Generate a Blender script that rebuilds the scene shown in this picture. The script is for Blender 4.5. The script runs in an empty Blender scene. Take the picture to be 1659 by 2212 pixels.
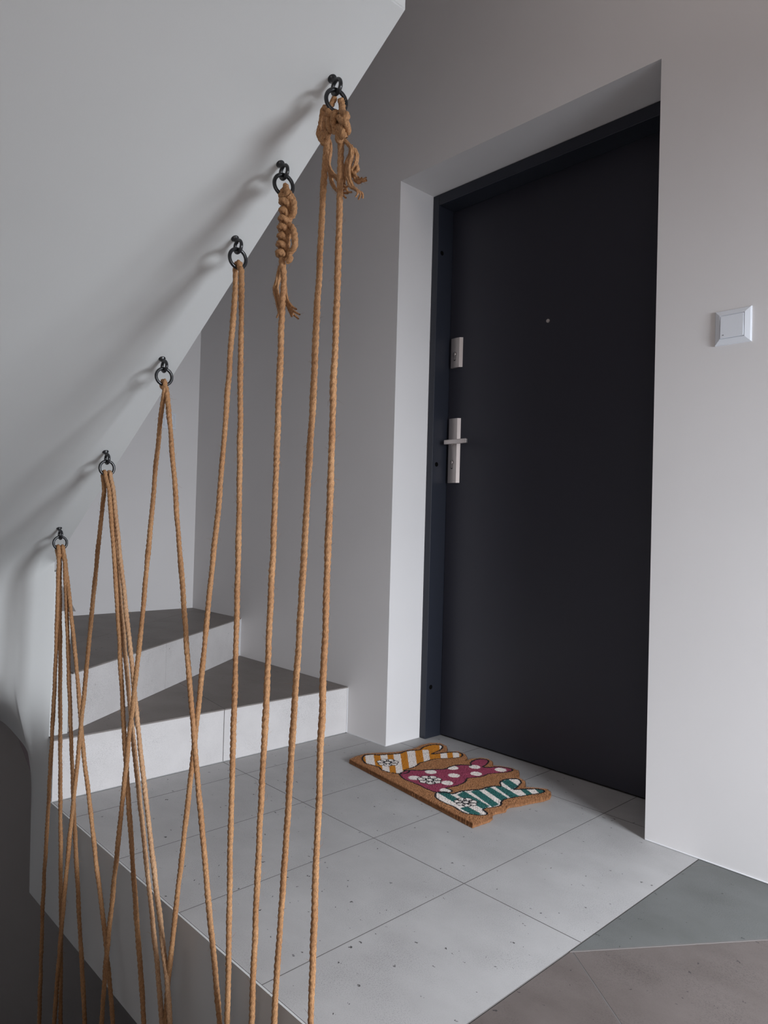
import bpy, bmesh, math
import numpy as np
from mathutils import Vector, Matrix

sc = bpy.context.scene
COL = sc.collection
rng = np.random.default_rng(7)

# ------------------------------------------------------------------ camera
cam_d = bpy.data.cameras.new('camera')
cam = bpy.data.objects.new('camera', cam_d)
COL.objects.link(cam)
cam_d.sensor_fit = 'VERTICAL'
cam_d.sensor_height = 36.0
cam_d.sensor_width = 27.0
cam_d.lens = 1542.4 * 36.0 / 2212.0
cam_d.clip_start = 0.02
_m = Matrix(((0.685378, -0.007611, 0.728147), (0.727679, -0.030192, -0.685253), (0.027199, 0.999515, -0.015155))).to_4x4()
_m.translation = (1.8604, -1.7903, 0.8039)
cam.matrix_world = _m
sc.camera = cam

# ------------------------------------------------------------------ world, lights, exposure
sc.view_settings.view_transform = 'Standard'
sc.view_settings.look = 'None'
sc.view_settings.exposure = 0.0
sc.view_settings.gamma = 1.0
sc.view_settings.use_curve_mapping = False
w = bpy.data.worlds.new('sky'); sc.world = w
w.use_nodes = True
w.node_tree.nodes['Background'].inputs[0].default_value = (0.75, 0.86, 1.0, 1)
w.node_tree.nodes['Background'].inputs[1].default_value = 1.0

def area(name, loc, target, sx, sy, power, col, spread=180):
    d = bpy.data.lights.new(name, 'AREA'); d.shape = 'RECTANGLE'; d.size = sx; d.size_y = sy
    d.energy = power; d.color = col; d.spread = math.radians(spread)
    o = bpy.data.objects.new(name, d); COL.objects.link(o)
    o.location = loc
    o.rotation_euler = (Vector(target) - Vector(loc)).to_track_quat('-Z', 'Z').to_euler()
    return o
# daylight through the low stair window, and two added soft fills, one overhead and one in the hall
WX = 2.62; WY0, WY1, WZ0, WZ1 = -0.95, -0.25, 0.15, 1.30
area('window_daylight', (WX + 1.2, (WY0 + WY1) / 2, 1.46), (WX, (WY0 + WY1) / 2, 1.0), 1.9, 1.5, 455.0, (0.87, 0.925, 1.0))
area('overhead_fill', (1.5, -0.75, 2.75), (0.9, -0.5, 0), 1.0, 0.8, 3.2, (1.0, 0.89, 0.84))
area('hall_fill', (2.05, -2.2, 0.75), (0.6, 0.0, 0.5), 0.8, 1.1, 7.0, (1.0, 0.90, 0.86))  # added low fill that lifts the wall left of the door

# ------------------------------------------------------------------ helpers
def new_mat(name):
    m = bpy.data.materials.new(name); m.use_nodes = True
    nt = m.node_tree
    return m, nt, nt.nodes['Principled BSDF']

def nd(nt, t, **kw):
    n = nt.nodes.new(t)
    for k, v in kw.items():
        if k in n.inputs: n.inputs[k].default_value = v
        else: setattr(n, k, v)
    return n

def ramp(nt, src, stops):
    r = nt.nodes.new('ShaderNodeValToRGB')
    e = r.color_ramp.elements
    while len(e) < len(stops): e.new(0.5)
    for q, (p, c) in zip(e, stops): q.position = p; q.color = (*c, 1)
    nt.links.new(src, r.inputs[0]); return r.outputs[0]

def plaster(name, col, amp=0.03, bump=0.05):
    m, nt, b = new_mat(name)
    tc = nd(nt, 'ShaderNodeTexCoord')
    n1 = nd(nt, 'ShaderNodeTexNoise', Scale=1.7, Detail=3.0)
    nt.links.new(tc.outputs['Object'], n1.inputs['Vector'])
    c = ramp(nt, n1.outputs['Fac'], [(0.3, tuple(x * (1 - amp) for x in col)), (0.7, tuple(min(1, x * (1 + amp)) for x in col))])
    nt.links.new(c, b.inputs['Base Color'])
    b.inputs['Roughness'].default_value = 0.75
    b.inputs['Specular IOR Level'].default_value = 0.25
    n2 = nd(nt, 'ShaderNodeTexNoise', Scale=420.0, Detail=2.0)
    nt.links.new(tc.outputs['Object'], n2.inputs['Vector'])
    bp = nd(nt, 'ShaderNodeBump', Strength=bump, Distance=0.001)
    nt.links.new(n2.outputs['Fac'], bp.inputs['Height']); nt.links.new(bp.outputs[0], b.inputs['Normal'])
    return m

def tile_mat(name, lo, hi, speck, rough=0.55, speck_amt=0.45):
    m, nt, b = new_mat(name)
    tc = nd(nt, 'ShaderNodeTexCoord')
    mp = nd(nt, 'ShaderNodeMapping'); mp.inputs['Scale'].default_value = (1, 1.45, 1.3)
    nt.links.new(tc.outputs['Object'], mp.inputs['Vector'])
    n1 = nd(nt, 'ShaderNodeTexNoise', Scale=5.0, Detail=6.0, Roughness=0.6)
    nt.links.new(mp.outputs[0], n1.inputs['Vector'])
    c1 = ramp(nt, n1.outputs['Fac'], [(0.32, lo), (0.7, hi)])
    # fine mottling
    n2 = nd(nt, 'ShaderNodeTexNoise', Scale=360.0, Detail=3.0, Roughness=0.75)
    nt.links.new(mp.outputs[0], n2.inputs['Vector'])
    m2 = ramp(nt, n2.outputs['Fac'], [(0.38, (0.52, 0.52, 0.53)), (0.49, (1, 1, 1))])
    # where the mottling is dense
    n3 = nd(nt, 'ShaderNodeTexNoise', Scale=7.0, Detail=3.0)
    nt.links.new(tc.outputs['Object'], n3.inputs['Vector'])
    f3 = ramp(nt, n3.outputs['Fac'], [(0.40, (0.10, 0.10, 0.10)), (0.70, (0.8, 0.8, 0.8))])
    mx = nd(nt, 'ShaderNodeMix', data_type='RGBA', blend_type='MULTIPLY')
    nt.links.new(f3, mx.inputs[0]); nt.links.new(c1, mx.inputs[6]); nt.links.new(m2, mx.inputs[7])
    # sparse dark inclusions of uneven size
    vo = nd(nt, 'ShaderNodeTexVoronoi', Scale=42.0, Randomness=1.0)
    dn = nd(nt, 'ShaderNodeTexNoise', Scale=150.0)
    nt.links.new(tc.outputs['Object'], dn.inputs['Vector'])
    ad = nd(nt, 'ShaderNodeMix', data_type='VECTOR'); ad.inputs[0].default_value = 0.02
    nt.links.new(mp.outputs[0], ad.inputs[4]); nt.links.new(dn.outputs['Color'], ad.inputs[5])
    nt.links.new(ad.outputs[1], vo.inputs['Vector'])
    sep = nd(nt, 'ShaderNodeSeparateColor'); nt.links.new(vo.outputs['Color'], sep.inputs[0])
    th = nd(nt, 'ShaderNodeMapRange'); th.inputs[1].default_value = speck_amt; th.inputs[2].default_value = 1.0; th.inputs[3].default_value = 0.0; th.inputs[4].default_value = 0.15
    nt.links.new(sep.outputs[0], th.inputs[0])
    lt = nd(nt, 'ShaderNodeMath', operation='LESS_THAN')
    nt.links.new(vo.outputs['Distance'], lt.inputs[0]); nt.links.new(th.outputs[0], lt.inputs[1])
    mx2 = nd(nt, 'ShaderNodeMix', data_type='RGBA')
    nt.links.new(lt.outputs[0], mx2.inputs[0]); nt.links.new(mx.outputs[2], mx2.inputs[6]); mx2.inputs[7].default_value = (*speck, 1)
    nt.links.new(mx2.outputs[2], b.inputs['Base Color'])
    b.inputs['Roughness'].default_value = rough
    b.inputs['Specular IOR Level'].default_value = 0.35
    bp = nd(nt, 'ShaderNodeBump', Strength=0.15, Distance=0.0008)
    nt.links.new(n2.outputs['Fac'], bp.inputs['Height']); nt.links.new(bp.outputs[0], b.inputs['Normal'])
    return m

def plain(name, col, rough=0.5, metal=0.0, spec=0.5):
    m, nt, b = new_mat(name)
    b.inputs['Base Color'].default_value = (*col, 1); b.inputs['Roughness'].default_value = rough
    b.inputs['Metallic'].default_value = metal; b.inputs['Specular IOR Level'].default_value = spec
    return m, nt, b

MAT = {}
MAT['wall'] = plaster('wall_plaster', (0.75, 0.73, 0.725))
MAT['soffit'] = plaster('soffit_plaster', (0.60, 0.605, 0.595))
MAT['tile'] = tile_mat('light_stone_tile', (0.385, 0.375, 0.372), (0.455, 0.446, 0.443), (0.07, 0.068, 0.065))
MAT['riser'] = tile_mat('light_stone_riser_tile', (0.60, 0.575, 0.565), (0.67, 0.645, 0.635), (0.22, 0.20, 0.19), speck_amt=0.72)
MAT['dark'] = tile_mat('dark_stone_tile', (0.185, 0.163, 0.150), (0.235, 0.208, 0.193), (0.055, 0.05, 0.05))
MAT['brown'] = tile_mat('brown_stone_tile', (0.118, 0.098, 0.090), (0.160, 0.136, 0.127), (0.045, 0.04, 0.04))
MAT['green'] = tile_mat('grey_stone_tile', (0.118, 0.122, 0.116), (0.155, 0.160, 0.156), (0.05, 0.055, 0.05))
MAT['grout'] = plain('grout', (0.13, 0.12, 0.115), 0.9)[0]
MAT['caulk'] = plain('white_caulk', (0.70, 0.70, 0.71), 0.6)[0]
MAT['nosing'] = plain('stone_edge', (0.42, 0.38, 0.35), 0.5)[0]
MAT['hole'] = plain('dark_hole', (0.002, 0.002, 0.002), 0.9, 0, 0.1)[0]
MAT['joint'] = plain('pale_joint', (0.17, 0.155, 0.148), 0.7)[0]
MAT['black'] = plain('black_iron', (0.012, 0.013, 0.015), 0.28, 0.0, 0.6)[0]
MAT['steel'] = plain('satin_steel', (0.60, 0.545, 0.525), 0.42, 0.85)[0]
MAT['steel_dark'] = plain('dark_slot', (0.04, 0.035, 0.035), 0.5)[0]
MAT['switch'] = plain('white_plastic', (0.80, 0.83, 0.88), 0.25)[0]
MAT['lampgrey'] = plain('grey_plastic', (0.25, 0.25, 0.26), 0.4)[0]
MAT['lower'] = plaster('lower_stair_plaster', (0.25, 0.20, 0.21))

def door_mat(name, col):
    m, nt, b = plain(name, col, 0.42, 0.0, 0.4)
    tc = nd(nt, 'ShaderNodeTexCoord')
    n = nd(nt, 'ShaderNodeTexNoise', Scale=700.0, Detail=2.0); nt.links.new(tc.outputs['Object'], n.inputs['Vector'])
    bp = nd(nt, 'ShaderNodeBump', Strength=0.25, Distance=0.0006); nt.links.new(n.outputs['Fac'], bp.inputs['Height']); nt.links.new(bp.outputs[0], b.inputs['Normal'])
    return m
MAT['door'] = door_mat('anthracite_door', (0.029, 0.029, 0.040))
MAT['frame'] = door_mat('anthracite_frame', (0.022, 0.025, 0.036))

def jute_mat(name, lo, hi):
    m, nt, b = new_mat(name)
    tc = nd(nt, 'ShaderNodeTexCoord')
    mp = nd(nt, 'ShaderNodeMapping'); mp.inputs['Scale'].default_value = (1, 1, 0.10)
    nt.links.new(tc.outputs['Object'], mp.inputs['Vector'])
    n1 = nd(nt, 'ShaderNodeTexNoise', Scale=1500.0, Detail=3.0, Roughness=0.7)
    nt.links.new(mp.outputs[0], n1.inputs['Vector'])
    c1 = ramp(nt, n1.outputs['Fac'], [(0.33, lo), (0.66, hi)])
    n2 = nd(nt, 'ShaderNodeTexNoise', Scale=14.0, Detail=3.0)
    nt.links.new(tc.outputs['Object'], n2.inputs['Vector'])
    c2 = ramp(nt, n2.outputs['Fac'], [(0.35, (0.80, 0.74, 0.70)), (0.65, (1.0, 1.0, 1.0))])
    mx = nd(nt, 'ShaderNodeMix', data_type='RGBA', blend_type='MULTIPLY'); mx.inputs[0].default_value = 1
    nt.links.new(c1, mx.inputs[6]); nt.links.new(c2, mx.inputs[7])
    nt.links.new(mx.outputs[2], b.inputs['Base Color'])
    b.inputs['Roughness'].default_value = 0.7; b.inputs['Specular IOR Level'].default_value = 0.3
    bp = nd(nt, 'ShaderNodeBump', Strength=0.6, Distance=0.0006)
    nt.links.new(n1.outputs['Fac'], bp.inputs['Height']); nt.links.new(bp.outputs[0], b.inputs['Normal'])
    return m
MAT['jute'] = jute_mat('jute', (0.17, 0.077, 0.034), (0.61, 0.345, 0.165))
MAT['jute_pale'] = jute_mat('jute_pale', (0.24, 0.12, 0.06), (0.70, 0.45, 0.26))

def link(name, me, mat, parent=None):
    o = bpy.data.objects.new(name, me); COL.objects.link(o)
    if mat is not None: me.materials.append(mat)
    if parent is not None: o.parent = parent
    return o

def np_mesh(name, verts, faces, smooth=False):
    me = bpy.data.meshes.new(name)
    me.from_pydata([tuple(map(float, v)) for v in verts], [], [tuple(map(int, f)) for f in faces])
    me.validate()
    if smooth: me.polygons.foreach_set('use_smooth', [True] * len(me.polygons))
    me.update(); return me

def quad_mesh(name, V, F, smooth=True):
    """fast path: V (n,3), F (m,4) arrays"""
    me = bpy.data.meshes.new(name)
    V = np.asarray(V, np.float32); F = np.asarray(F, np.int32)
    me.vertices.add(len(V)); me.vertices.foreach_set('co', V.ravel())
    me.loops.add(F.size); me.loops.foreach_set('vertex_index', F.ravel())
    me.polygons.add(len(F)); me.polygons.foreach_set('loop_start', np.arange(0, F.size, F.shape[1], dtype=np.int32))
    me.update(calc_edges=True)
    me.polygons.foreach_set('use_smooth', np.full(len(F), smooth)); me.update()
    return me

def box_bm(bm, x0, x1, y0, y1, z0, z1):
    v = [bm.verts.new(c) for c in ((x0, y0, z0), (x1, y0, z0), (x1, y1, z0), (x0, y1, z0), (x0, y0, z1), (x1, y0, z1), (x1, y1, z1), (x0, y1, z1))]
    for f in ((0, 3, 2, 1), (4, 5, 6, 7), (0, 1, 5, 4), (1, 2, 6, 5), (2, 3, 7, 6), (3, 0, 4, 7)):
        bm.faces.new([v[i] for i in f])

def box(name, x0, x1, y0, y1, z0, z1, mat, parent=None, bev=0.0, seg=2):
    bm = bmesh.new(); box_bm(bm, x0, x1, y0, y1, z0, z1)
    if bev: bmesh.ops.bevel(bm, geom=list(bm.edges), offset=bev, segments=seg, profile=0.5, affect='EDGES')
    me = bpy.data.meshes.new(name); bm.to_mesh(me); bm.free()
    return link(name, me, mat, parent)

def prism(name, poly, z0, z1, mat, parent=None, bev=0.0, side=None):
    """extrude an xy polygon (counter-clockwise) from z0 to z1"""
    bm = bmesh.new()
    a = [bm.verts.new((x, y, z0)) for x, y in poly]; b = [bm.verts.new((x, y, z1)) for x, y in poly]
    n = len(poly)
    bm.faces.new(a[::-1]); bm.faces.new(b)
    for i in range(n): bm.faces.new((a[i], a[(i + 1) % n], b[(i + 1) % n], b[i]))
    if bev:
        top = [e for e in bm.edges if all(abs(v.co.z - z1) < 1e-7 for v in e.verts)]
        bmesh.ops.bevel(bm, geom=top, offset=bev, segments=1, affect='EDGES')
    bmesh.ops.recalc_face_normals(bm, faces=bm.faces)
    if side is not None:
        for f in bm.faces:
            if abs(f.normal.z) < 0.5: f.material_index = 1
    me = bpy.data.meshes.new(name); bm.to_mesh(me); bm.free()
    o = link(name, me, mat, parent)
    if side is not None: me.materials.append(side)
    return o

def prism_y(name, poly, y0, y1, mat, parent=None, bev=0.0):
    """extrude an xz polygon from y0 to y1"""
    bm = bmesh.new()
    a = [bm.verts.new((x, y0, z)) for x, z in poly]; b = [bm.verts.new((x, y1, z)) for x, z in poly]
    n = len(poly)
    bm.faces.new(a); bm.faces.new(b[::-1])
    for i in range(n): bm.faces.new((a[i], b[i], b[(i + 1) % n], a[(i + 1) % n]))
    if bev: bmesh.ops.bevel(bm, geom=list(bm.edges), offset=bev, segments=2, affect='EDGES')
    bmesh.ops.recalc_face_normals(bm, faces=bm.faces)
    me = bpy.data.meshes.new(name); bm.to_mesh(me); bm.free()
    return link(name, me, mat, parent)

def revolve(name, prof, mat, parent=None, n=32, M=None):
    """prof: (r, z) pairs revolved round z, then moved by matrix M"""
    V = []; F = []
    for r, z in prof:
        for k in range(n):
            a = 2 * math.pi * k / n; V.append((r * math.cos(a), r * math.sin(a), z))
    for i in range(len(prof) - 1):
        for k in range(n): F.append((i * n + k, i * n + (k + 1) % n, (i + 1) * n + (k + 1) % n, (i + 1) * n + k))
    me = np_mesh(name, V, F, True)
    if M is not None: me.transform(M)
    return link(name, me, mat, parent)

def torus_mesh(name, R, r, M, n=48, k=14):
    V = []; F = []
    for i in range(n):
        a = 2 * math.pi * i / n
        for j in range(k):
            b = 2 * math.pi * j / k; q = R + r * math.cos(b)
            V.append((q * math.cos(a), q * math.sin(a), r * math.sin(b)))
    for i in range(n):
        for j in range(k): F.append((i * k + j, ((i + 1) % n) * k + j, ((i + 1) % n) * k + (j + 1) % k, i * k + (j + 1) % k))
    me = np_mesh(name, V, F, True); me.transform(M); return me

def thing(name, label, cat, loc=(0, 0, 0), group=None, kind=None):
    o = bpy.data.objects.new(name, None); COL.objects.link(o); o.location = loc
    o.empty_display_size = 0.05
    if label: o['label'] = label
    if cat: o['category'] = cat
    if group: o['group'] = group
    if kind: o['kind'] = kind
    return o

def clip(poly, f):
    out = []
    for i in range(len(poly)):
        a, b = poly[i], poly[(i + 1) % len(poly)]; fa, fb = f(*a), f(*b)
        if fa >= 0: out.append(a)
        if (fa >= 0) != (fb >= 0):
            t = fa / (fa - fb); out.append((a[0] + t * (b[0] - a[0]), a[1] + t * (b[1] - a[1])))
    return out

def clip_rect(poly, x0, x1, y0, y1):
    for f in (lambda x, y: x - x0, lambda x, y: x1 - x, lambda x, y: y - y0, lambda x, y: y1 - y):
        if poly: poly = clip(poly, f)
    return poly

def inset(poly, g):
    """shrink a convex CCW polygon by g"""
    for i in range(len(poly)):
        a, b = poly[i], poly[(i + 1) % len(poly)]
        dx, dy = b[0] - a[0], b[1] - a[1]; L = math.hypot(dx, dy)
        if L < 1e-6: continue
        nx, ny = -dy / L, dx / L
    out = list(poly)
    src = list(poly)
    for i in range(len(src)):
        a, b = src[i], src[(i + 1) % len(src)]
        dx, dy = b[0] - a[0], b[1] - a[1]; L = math.hypot(dx, dy)
        if L < 1e-6: continue
        nx, ny = -dy / L, dx / L
        out = clip(out, lambda x, y, a=a, nx=nx, ny=ny: (x - a[0]) * nx + (y - a[1]) * ny - g)
        if not out: return []
    return out

def struct(o): o['kind'] = 'structure'; return o

# ------------------------------------------------------------------ the setting
YP = -1.078          # vertical face of the landing slab, stair well side
XL = -1.44           # left wall
XH = 1.121           # landing / hall boundary
XR = WX; YF = -2.25; ZC = 2.85; ZB = -2.6
W, H, D = 0.980, 2.05, 0.174

# back wall with the door recess
bm = bmesh.new()
box_bm(bm, XL - 0.2, 0.0, 0.0, 0.40, ZB, ZC); box_bm(bm, W, XR + 0.2, 0.0, 0.40, ZB, ZC)
box_bm(bm, 0.0, W, 0.0, 0.40, H, ZC); box_bm(bm, 0.0, W, 0.0, 0.40, ZB, -0.30)
me = bpy.data.meshes.new('wall_back'); bm.to_mesh(me); bm.free()
wall_back = struct(link('wall_back', me, MAT['wall']))
struct(box('wall_left', XL - 0.2, XL, YF, 0.0, ZB, ZC, MAT['wall']))
struct(box('wall_front', XL - 0.2, XR + 0.2, YF - 0.2, YF, ZB, ZC, MAT['wall']))
struct(box('ceiling', XL - 0.2, XR + 0.2, YF - 0.2, 0.4, ZC, ZC + 0.15, MAT['wall']))
# right wall with the low window
bm = bmesh.new()
box_bm(bm, XR, XR + 0.22, YF, WY0, ZB, ZC); box_bm(bm, XR, XR + 0.22, WY1, 0.0, ZB, ZC)
box_bm(bm, XR, XR + 0.22, WY0, WY1, ZB, WZ0); box_bm(bm, XR, XR + 0.22, WY0, WY1, WZ1, ZC)
me = bpy.data.meshes.new('wall_right'); bm.to_mesh(me); bm.free()
struct(link('wall_right', me, MAT['wall']))
win = struct(thing('window_1', None, None, (XR + 0.12, (WY0 + WY1) / 2, WZ0)))
bm = bmesh.new()
hw = (WY1 - WY0) / 2; hh = WZ1 - WZ0
for a in ((-hw, -hw + 0.045, 0, hh), (hw - 0.045, hw, 0, hh), (-hw, hw, 0, 0.045), (-hw, hw, hh - 0.045, hh)): box_bm(bm, -0.03, 0.03, a[0], a[1], a[2], a[3])
me = bpy.data.meshes.new('window_frame'); bm.to_mesh(me); bm.free(); link('window_frame', me, MAT['switch'], win)
gm = bpy.data.materials.new('window_glass'); gm.use_nodes = True; nt = gm.node_tree; nt.nodes.clear()
o_ = nt.nodes.new('ShaderNodeOutputMaterial'); mx = nt.nodes.new('ShaderNodeMixShader'); tr = nt.nodes.new('ShaderNodeBsdfTransparent'); gl = nt.nodes.new('ShaderNodeBsdfGlossy')
gl.inputs['Roughness'].default_value = 0.02; mx.inputs[0].default_value = 0.06
nt.links.new(tr.outputs[0], mx.inputs[1]); nt.links.new(gl.outputs[0], mx.inputs[2]); nt.links.new(mx.outputs[0], o_.inputs[0])
box('pane', -0.004, 0.004, -hw + 0.04, hw - 0.04, 0.04, hh - 0.04, gm, win)
box('window_sill', -0.16, -0.03, -hw - 0.03, hw + 0.03, -0.02, 0.0, MAT['switch'], win)

XRs_ = -0.216
# landing slab, its tiles and the hall tiles are the floor
bm = bmesh.new()
box_bm(bm, -0.366, XH, YP, 0.0, -0.308, -0.010); box_bm(bm, 0.0, W, 0.0, 0.30, -0.308, -0.010)
me = bpy.data.meshes.new('floor'); bm.to_mesh(me); bm.free()
floor = struct(link('floor', me, MAT['soffit']))
box('edge_lip', XRs_, XH - 0.001, YP, YP + 0.0042, -0.0102, -0.0006, MAT['soffit'], floor)
box('screed', -0.21, XH - 0.001, YP + 0.0045, -0.0005, -0.0105, -0.0004, MAT['grout'], floor)
box('screed', 0.0005, W - 0.0005, -0.0005, 0.27, -0.0105, -0.0004, MAT['grout'], floor)
xs = [-0.214, -0.0763, 0.2236, 0.5235, 0.8234, XH - 0.0005]
ys = [YP + 0.0045, -0.5368, 0.0714, 0.262]
g = 0.0011
for i in range(5):
    for j in range(3):
        x0, x1, y0, y1 = xs[i] + g, xs[i + 1] - g, ys[j] + g, ys[j + 1] - g
        if j == 2:
            x0, x1 = max(x0, 0.001), min(x1, W - 0.001)
            if x1 - x0 < 0.02: continue
            poly = [(x0, y0), (x1, y0), (x1, y1), (x0, y1)]
        elif j == 1:
            # notch round the wall: inside the opening the tile runs on to the door
            a0, a1 = max(x0, 0.001), min(x1, W - 0.001)
            if a1 <= a0 + 0.005: poly = [(x0, y0), (x1, y0), (x1, -0.0008), (x0, -0.0008)]
            else:
                poly = [(x0, y0), (x1, y0)]
                if a1 < x1 - 0.005: poly += [(x1, -0.0008), (a1, -0.0008), (a1, y1)]
                else: poly += [(x1, y1)]
                if a0 > x0 + 0.005: poly += [(a0, y1), (a0, -0.0008), (x0, -0.0008)]
                else: poly += [(x0, y1)]
        else: poly = [(x0, y0 - g), (x1, y0 - g), (x1, y1), (x0, y1)]
        t = prism('tile', poly, -0.0100, 0.0, MAT['tile'], floor, side=MAT['grout'])
# hall floor: dark tiles laid at an angle
bm = bmesh.new(); box_bm(bm, XH, XR, YF, 0.0, -0.308, -0.010)
me = bpy.data.meshes.new('hall_slab'); bm.to_mesh(me); bm.free(); link('hall_slab', me, MAT['soffit'], floor)
box('screed', XH + 0.001, XR - 0.001, YF + 0.001, -0.0005, -0.0105, -0.0009, MAT['grout'], floor)
th = math.radians(54.9); ex = (math.cos(th), math.sin(th)); ey = (math.sin(th), -math.cos(th))
O = (1.124, -0.575)
def rot(u, v): return (O[0] + u * ex[0] + v * ey[0], O[1] + u * ex[1] + v * ey[1])
for r in range(-3, 7):
    for k in range(-5, 5):
        u0 = 0.0 + 0.60 * k + (0.0 if r >= 0 else -0.02); v0 = 0.30 * r
        q = [rot(u0, v0), rot(u0, v0 + 0.3), rot(u0 + 0.6, v0 + 0.3), rot(u0 + 0.6, v0)]
        ar = sum(q[i][0] * q[(i + 1) % 4][1] - q[(i + 1) % 4][0] * q[i][1] for i in range(4))
        if ar < 0: q = q[::-1]
        q = clip_rect(inset(q, 0.0015), XH + 0.0012, XR - 0.002, YF + 0.002, -0.0035)
        if len(q) < 3: continue
        ar = abs(sum(q[i][0] * q[(i + 1) % len(q)][1] - q[(i + 1) % len(q)][0] * q[i][1] for i in range(len(q)))) / 2
        if ar < 2e-4: continue
        grey = r < 0
        prism('tile', q, -0.0100, 0.0 if grey else -0.0006, MAT['green'] if grey else MAT['brown'], floor, side=MAT['grout'])
# pale joint between the grey and the brown rows
q = clip_rect([rot(-0.9, -0.0012), rot(1.2, -0.0012), rot(1.2, 0.0018), rot(-0.9, 0.0018)][::-1], XH + 0.001, XR - 0.01, YF + 0.01, -0.01)
prism('joint', q, -0.008, 0.0002, MAT['joint'], floor)
# white caulk bead along the wall foot
tr1 = struct(box('trim_1', W + 0.001, XR - 0.002, -0.0034, -0.0002, 0.0001, 0.0034, MAT['caulk'], None, 0.001, 1))
struct(box('trim_2', -0.2120, -0.001, -0.0032, -0.0003, 0.0001, 0.0026, MAT['caulk']))

# lower storey seen through the well
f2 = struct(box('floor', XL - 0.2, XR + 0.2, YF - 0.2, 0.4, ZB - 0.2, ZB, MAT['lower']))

# ------------------------------------------------------------------ newel wall and rounded underside of the winders
def zs(x): return 0.8293 + 0.643 * x
def sm(a, b, t):
    t = np.clip((t - a) / (b - a), 0, 1); return t * t * (3 - 2 * t)
XC = -0.250
cols = [  # foot (x, y, z) and where the column stands higher up (x, y), fillet size
    ((XC, YP - 0.0006, -0.308), (XC, YP - 0.0006), 0.004),
    ((-0.2700, YP - 0.0006, -0.308), (-0.2530, -1.0910), 0.030),
    ((-0.3100, YP - 0.0006, -0.308), (-0.2600, -1.1120), 0.080),
    ((-0.3500, YP - 0.0006, -0.308), (-0.2680, -1.1350), 0.115),
    ((-0.3700, YP - 0.0006, -0.308), (-0.2760, -1.1550), 0.140),
    ((-0.3850, YP, 0.0500), (-0.2800, -1.1650), 0.150),
    ((-0.4020, YP, 0.0740), (-0.2850, -1.1750), 0.155),
    ((-0.4500, YP, 0.0980), (-0.2900, -1.1920), 0.165),
    ((-0.5650, YP, 0.1120), (-0.2970, -1.2180), 0.175),
    ((-0.7160, YP, 0.1280), (-0.3050, -1.2500), 0.185),
    ((-0.8000, -1.1200, 0.1600), (-0.3200, -1.3100), 0.200),
    ((-0.8500, -1.4000, 0.2000), (-0.3450, -1.5200), 0.230),
    ((-0.8800, YF, 0.2400), (-0.3600, YF), 0.250)]
cp = np.array([list(a) + list(b) + [c] for a, b, c in cols])
# denser columns by interpolation along the row of columns
tt = np.concatenate([np.linspace(0, 9, 55), [9.5, 10, 10.5, 11, 12]])
cd = np.stack([np.interp(tt, np.arange(len(cp)), cp[:, k]) for k in range(cp.shape[1])], 1)
for _ in range(8):
    c2_ = cd.copy(); c2_[1:-1] = (cd[:-2] + 2 * cd[1:-1] + cd[2:]) / 4
    c2_[tt < 4.05, 2] = cd[tt < 4.05, 2]; cd = c2_
V = []; F = []; per = None; UV = []
for fx, fy, fz, hx, hy, d in cd:
    d *= 0.5
    col = []
    zt = zs(hx) - d
    for k in range(46):
        z = fz + (zt - fz) * k / 45
        q = 1 - (1 - float(sm(-0.02, 0.37, z))) / (1 - float(sm(-0.02, 0.37, fz))); col.append((fx + (hx - fx) * q, fy + (hy - fy) * q, z))
    B_ = (hx + d * 1.15, zs(hx + d * 1.15))
    for k in range(1, 15):
        t = k / 14; a0 = (1 - t) ** 2; a1 = 2 * t * (1 - t); a2 = t * t
        col.append((a0 * hx + a1 * hx + a2 * B_[0], hy, a0 * zt + a1 * zs(hx) + a2 * B_[1] - 0.0008 * t))
    for xx in (0.02, 0.08, 0.14): col.append((xx, hy, zs(xx) - 0.0008 + 0.0030 * (xx - 0.02) / 0.12))
    # underside, going away from the well
    UV += [col[0], (-1.40, col[0][1] + 0.02, col[0][2] + 0.50)]
    per = len(col); V += col
for i in range(len(cd) - 1):
    for k in range(per - 1):
        F.append((i * per + k, i * per + k + 1, (i + 1) * per + k + 1, (i + 1) * per + k))
me = np_mesh('wall_core', V, F, True)
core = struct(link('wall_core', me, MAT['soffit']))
UF = [(2 * i, 2 * i + 1, 2 * i + 3, 2 * i + 2) for i in range(len(cd) - 1) if tt[i] > 5.0]
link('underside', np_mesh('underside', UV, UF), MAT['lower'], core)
# pier body behind the front skin
box('pier', -0.36, XC, YP - 0.0006, -1.0285, 0.1752, 0.527, MAT['soffit'], core)
box('pier', -0.36, XC, YP - 0.0006, -1.0560, 0.527, 0.640, MAT['soffit'], core)
# small corbel where the next winder leaves the pier, its shade given by dark colour
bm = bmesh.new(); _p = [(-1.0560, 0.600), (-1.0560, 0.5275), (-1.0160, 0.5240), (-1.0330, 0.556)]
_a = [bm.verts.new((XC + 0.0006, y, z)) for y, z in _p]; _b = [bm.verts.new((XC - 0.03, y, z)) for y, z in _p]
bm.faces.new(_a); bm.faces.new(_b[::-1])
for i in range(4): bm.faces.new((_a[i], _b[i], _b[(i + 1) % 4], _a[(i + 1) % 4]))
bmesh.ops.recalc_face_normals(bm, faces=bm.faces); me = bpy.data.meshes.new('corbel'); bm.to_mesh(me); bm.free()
link('corbel', me, MAT['joint'], core)

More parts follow.
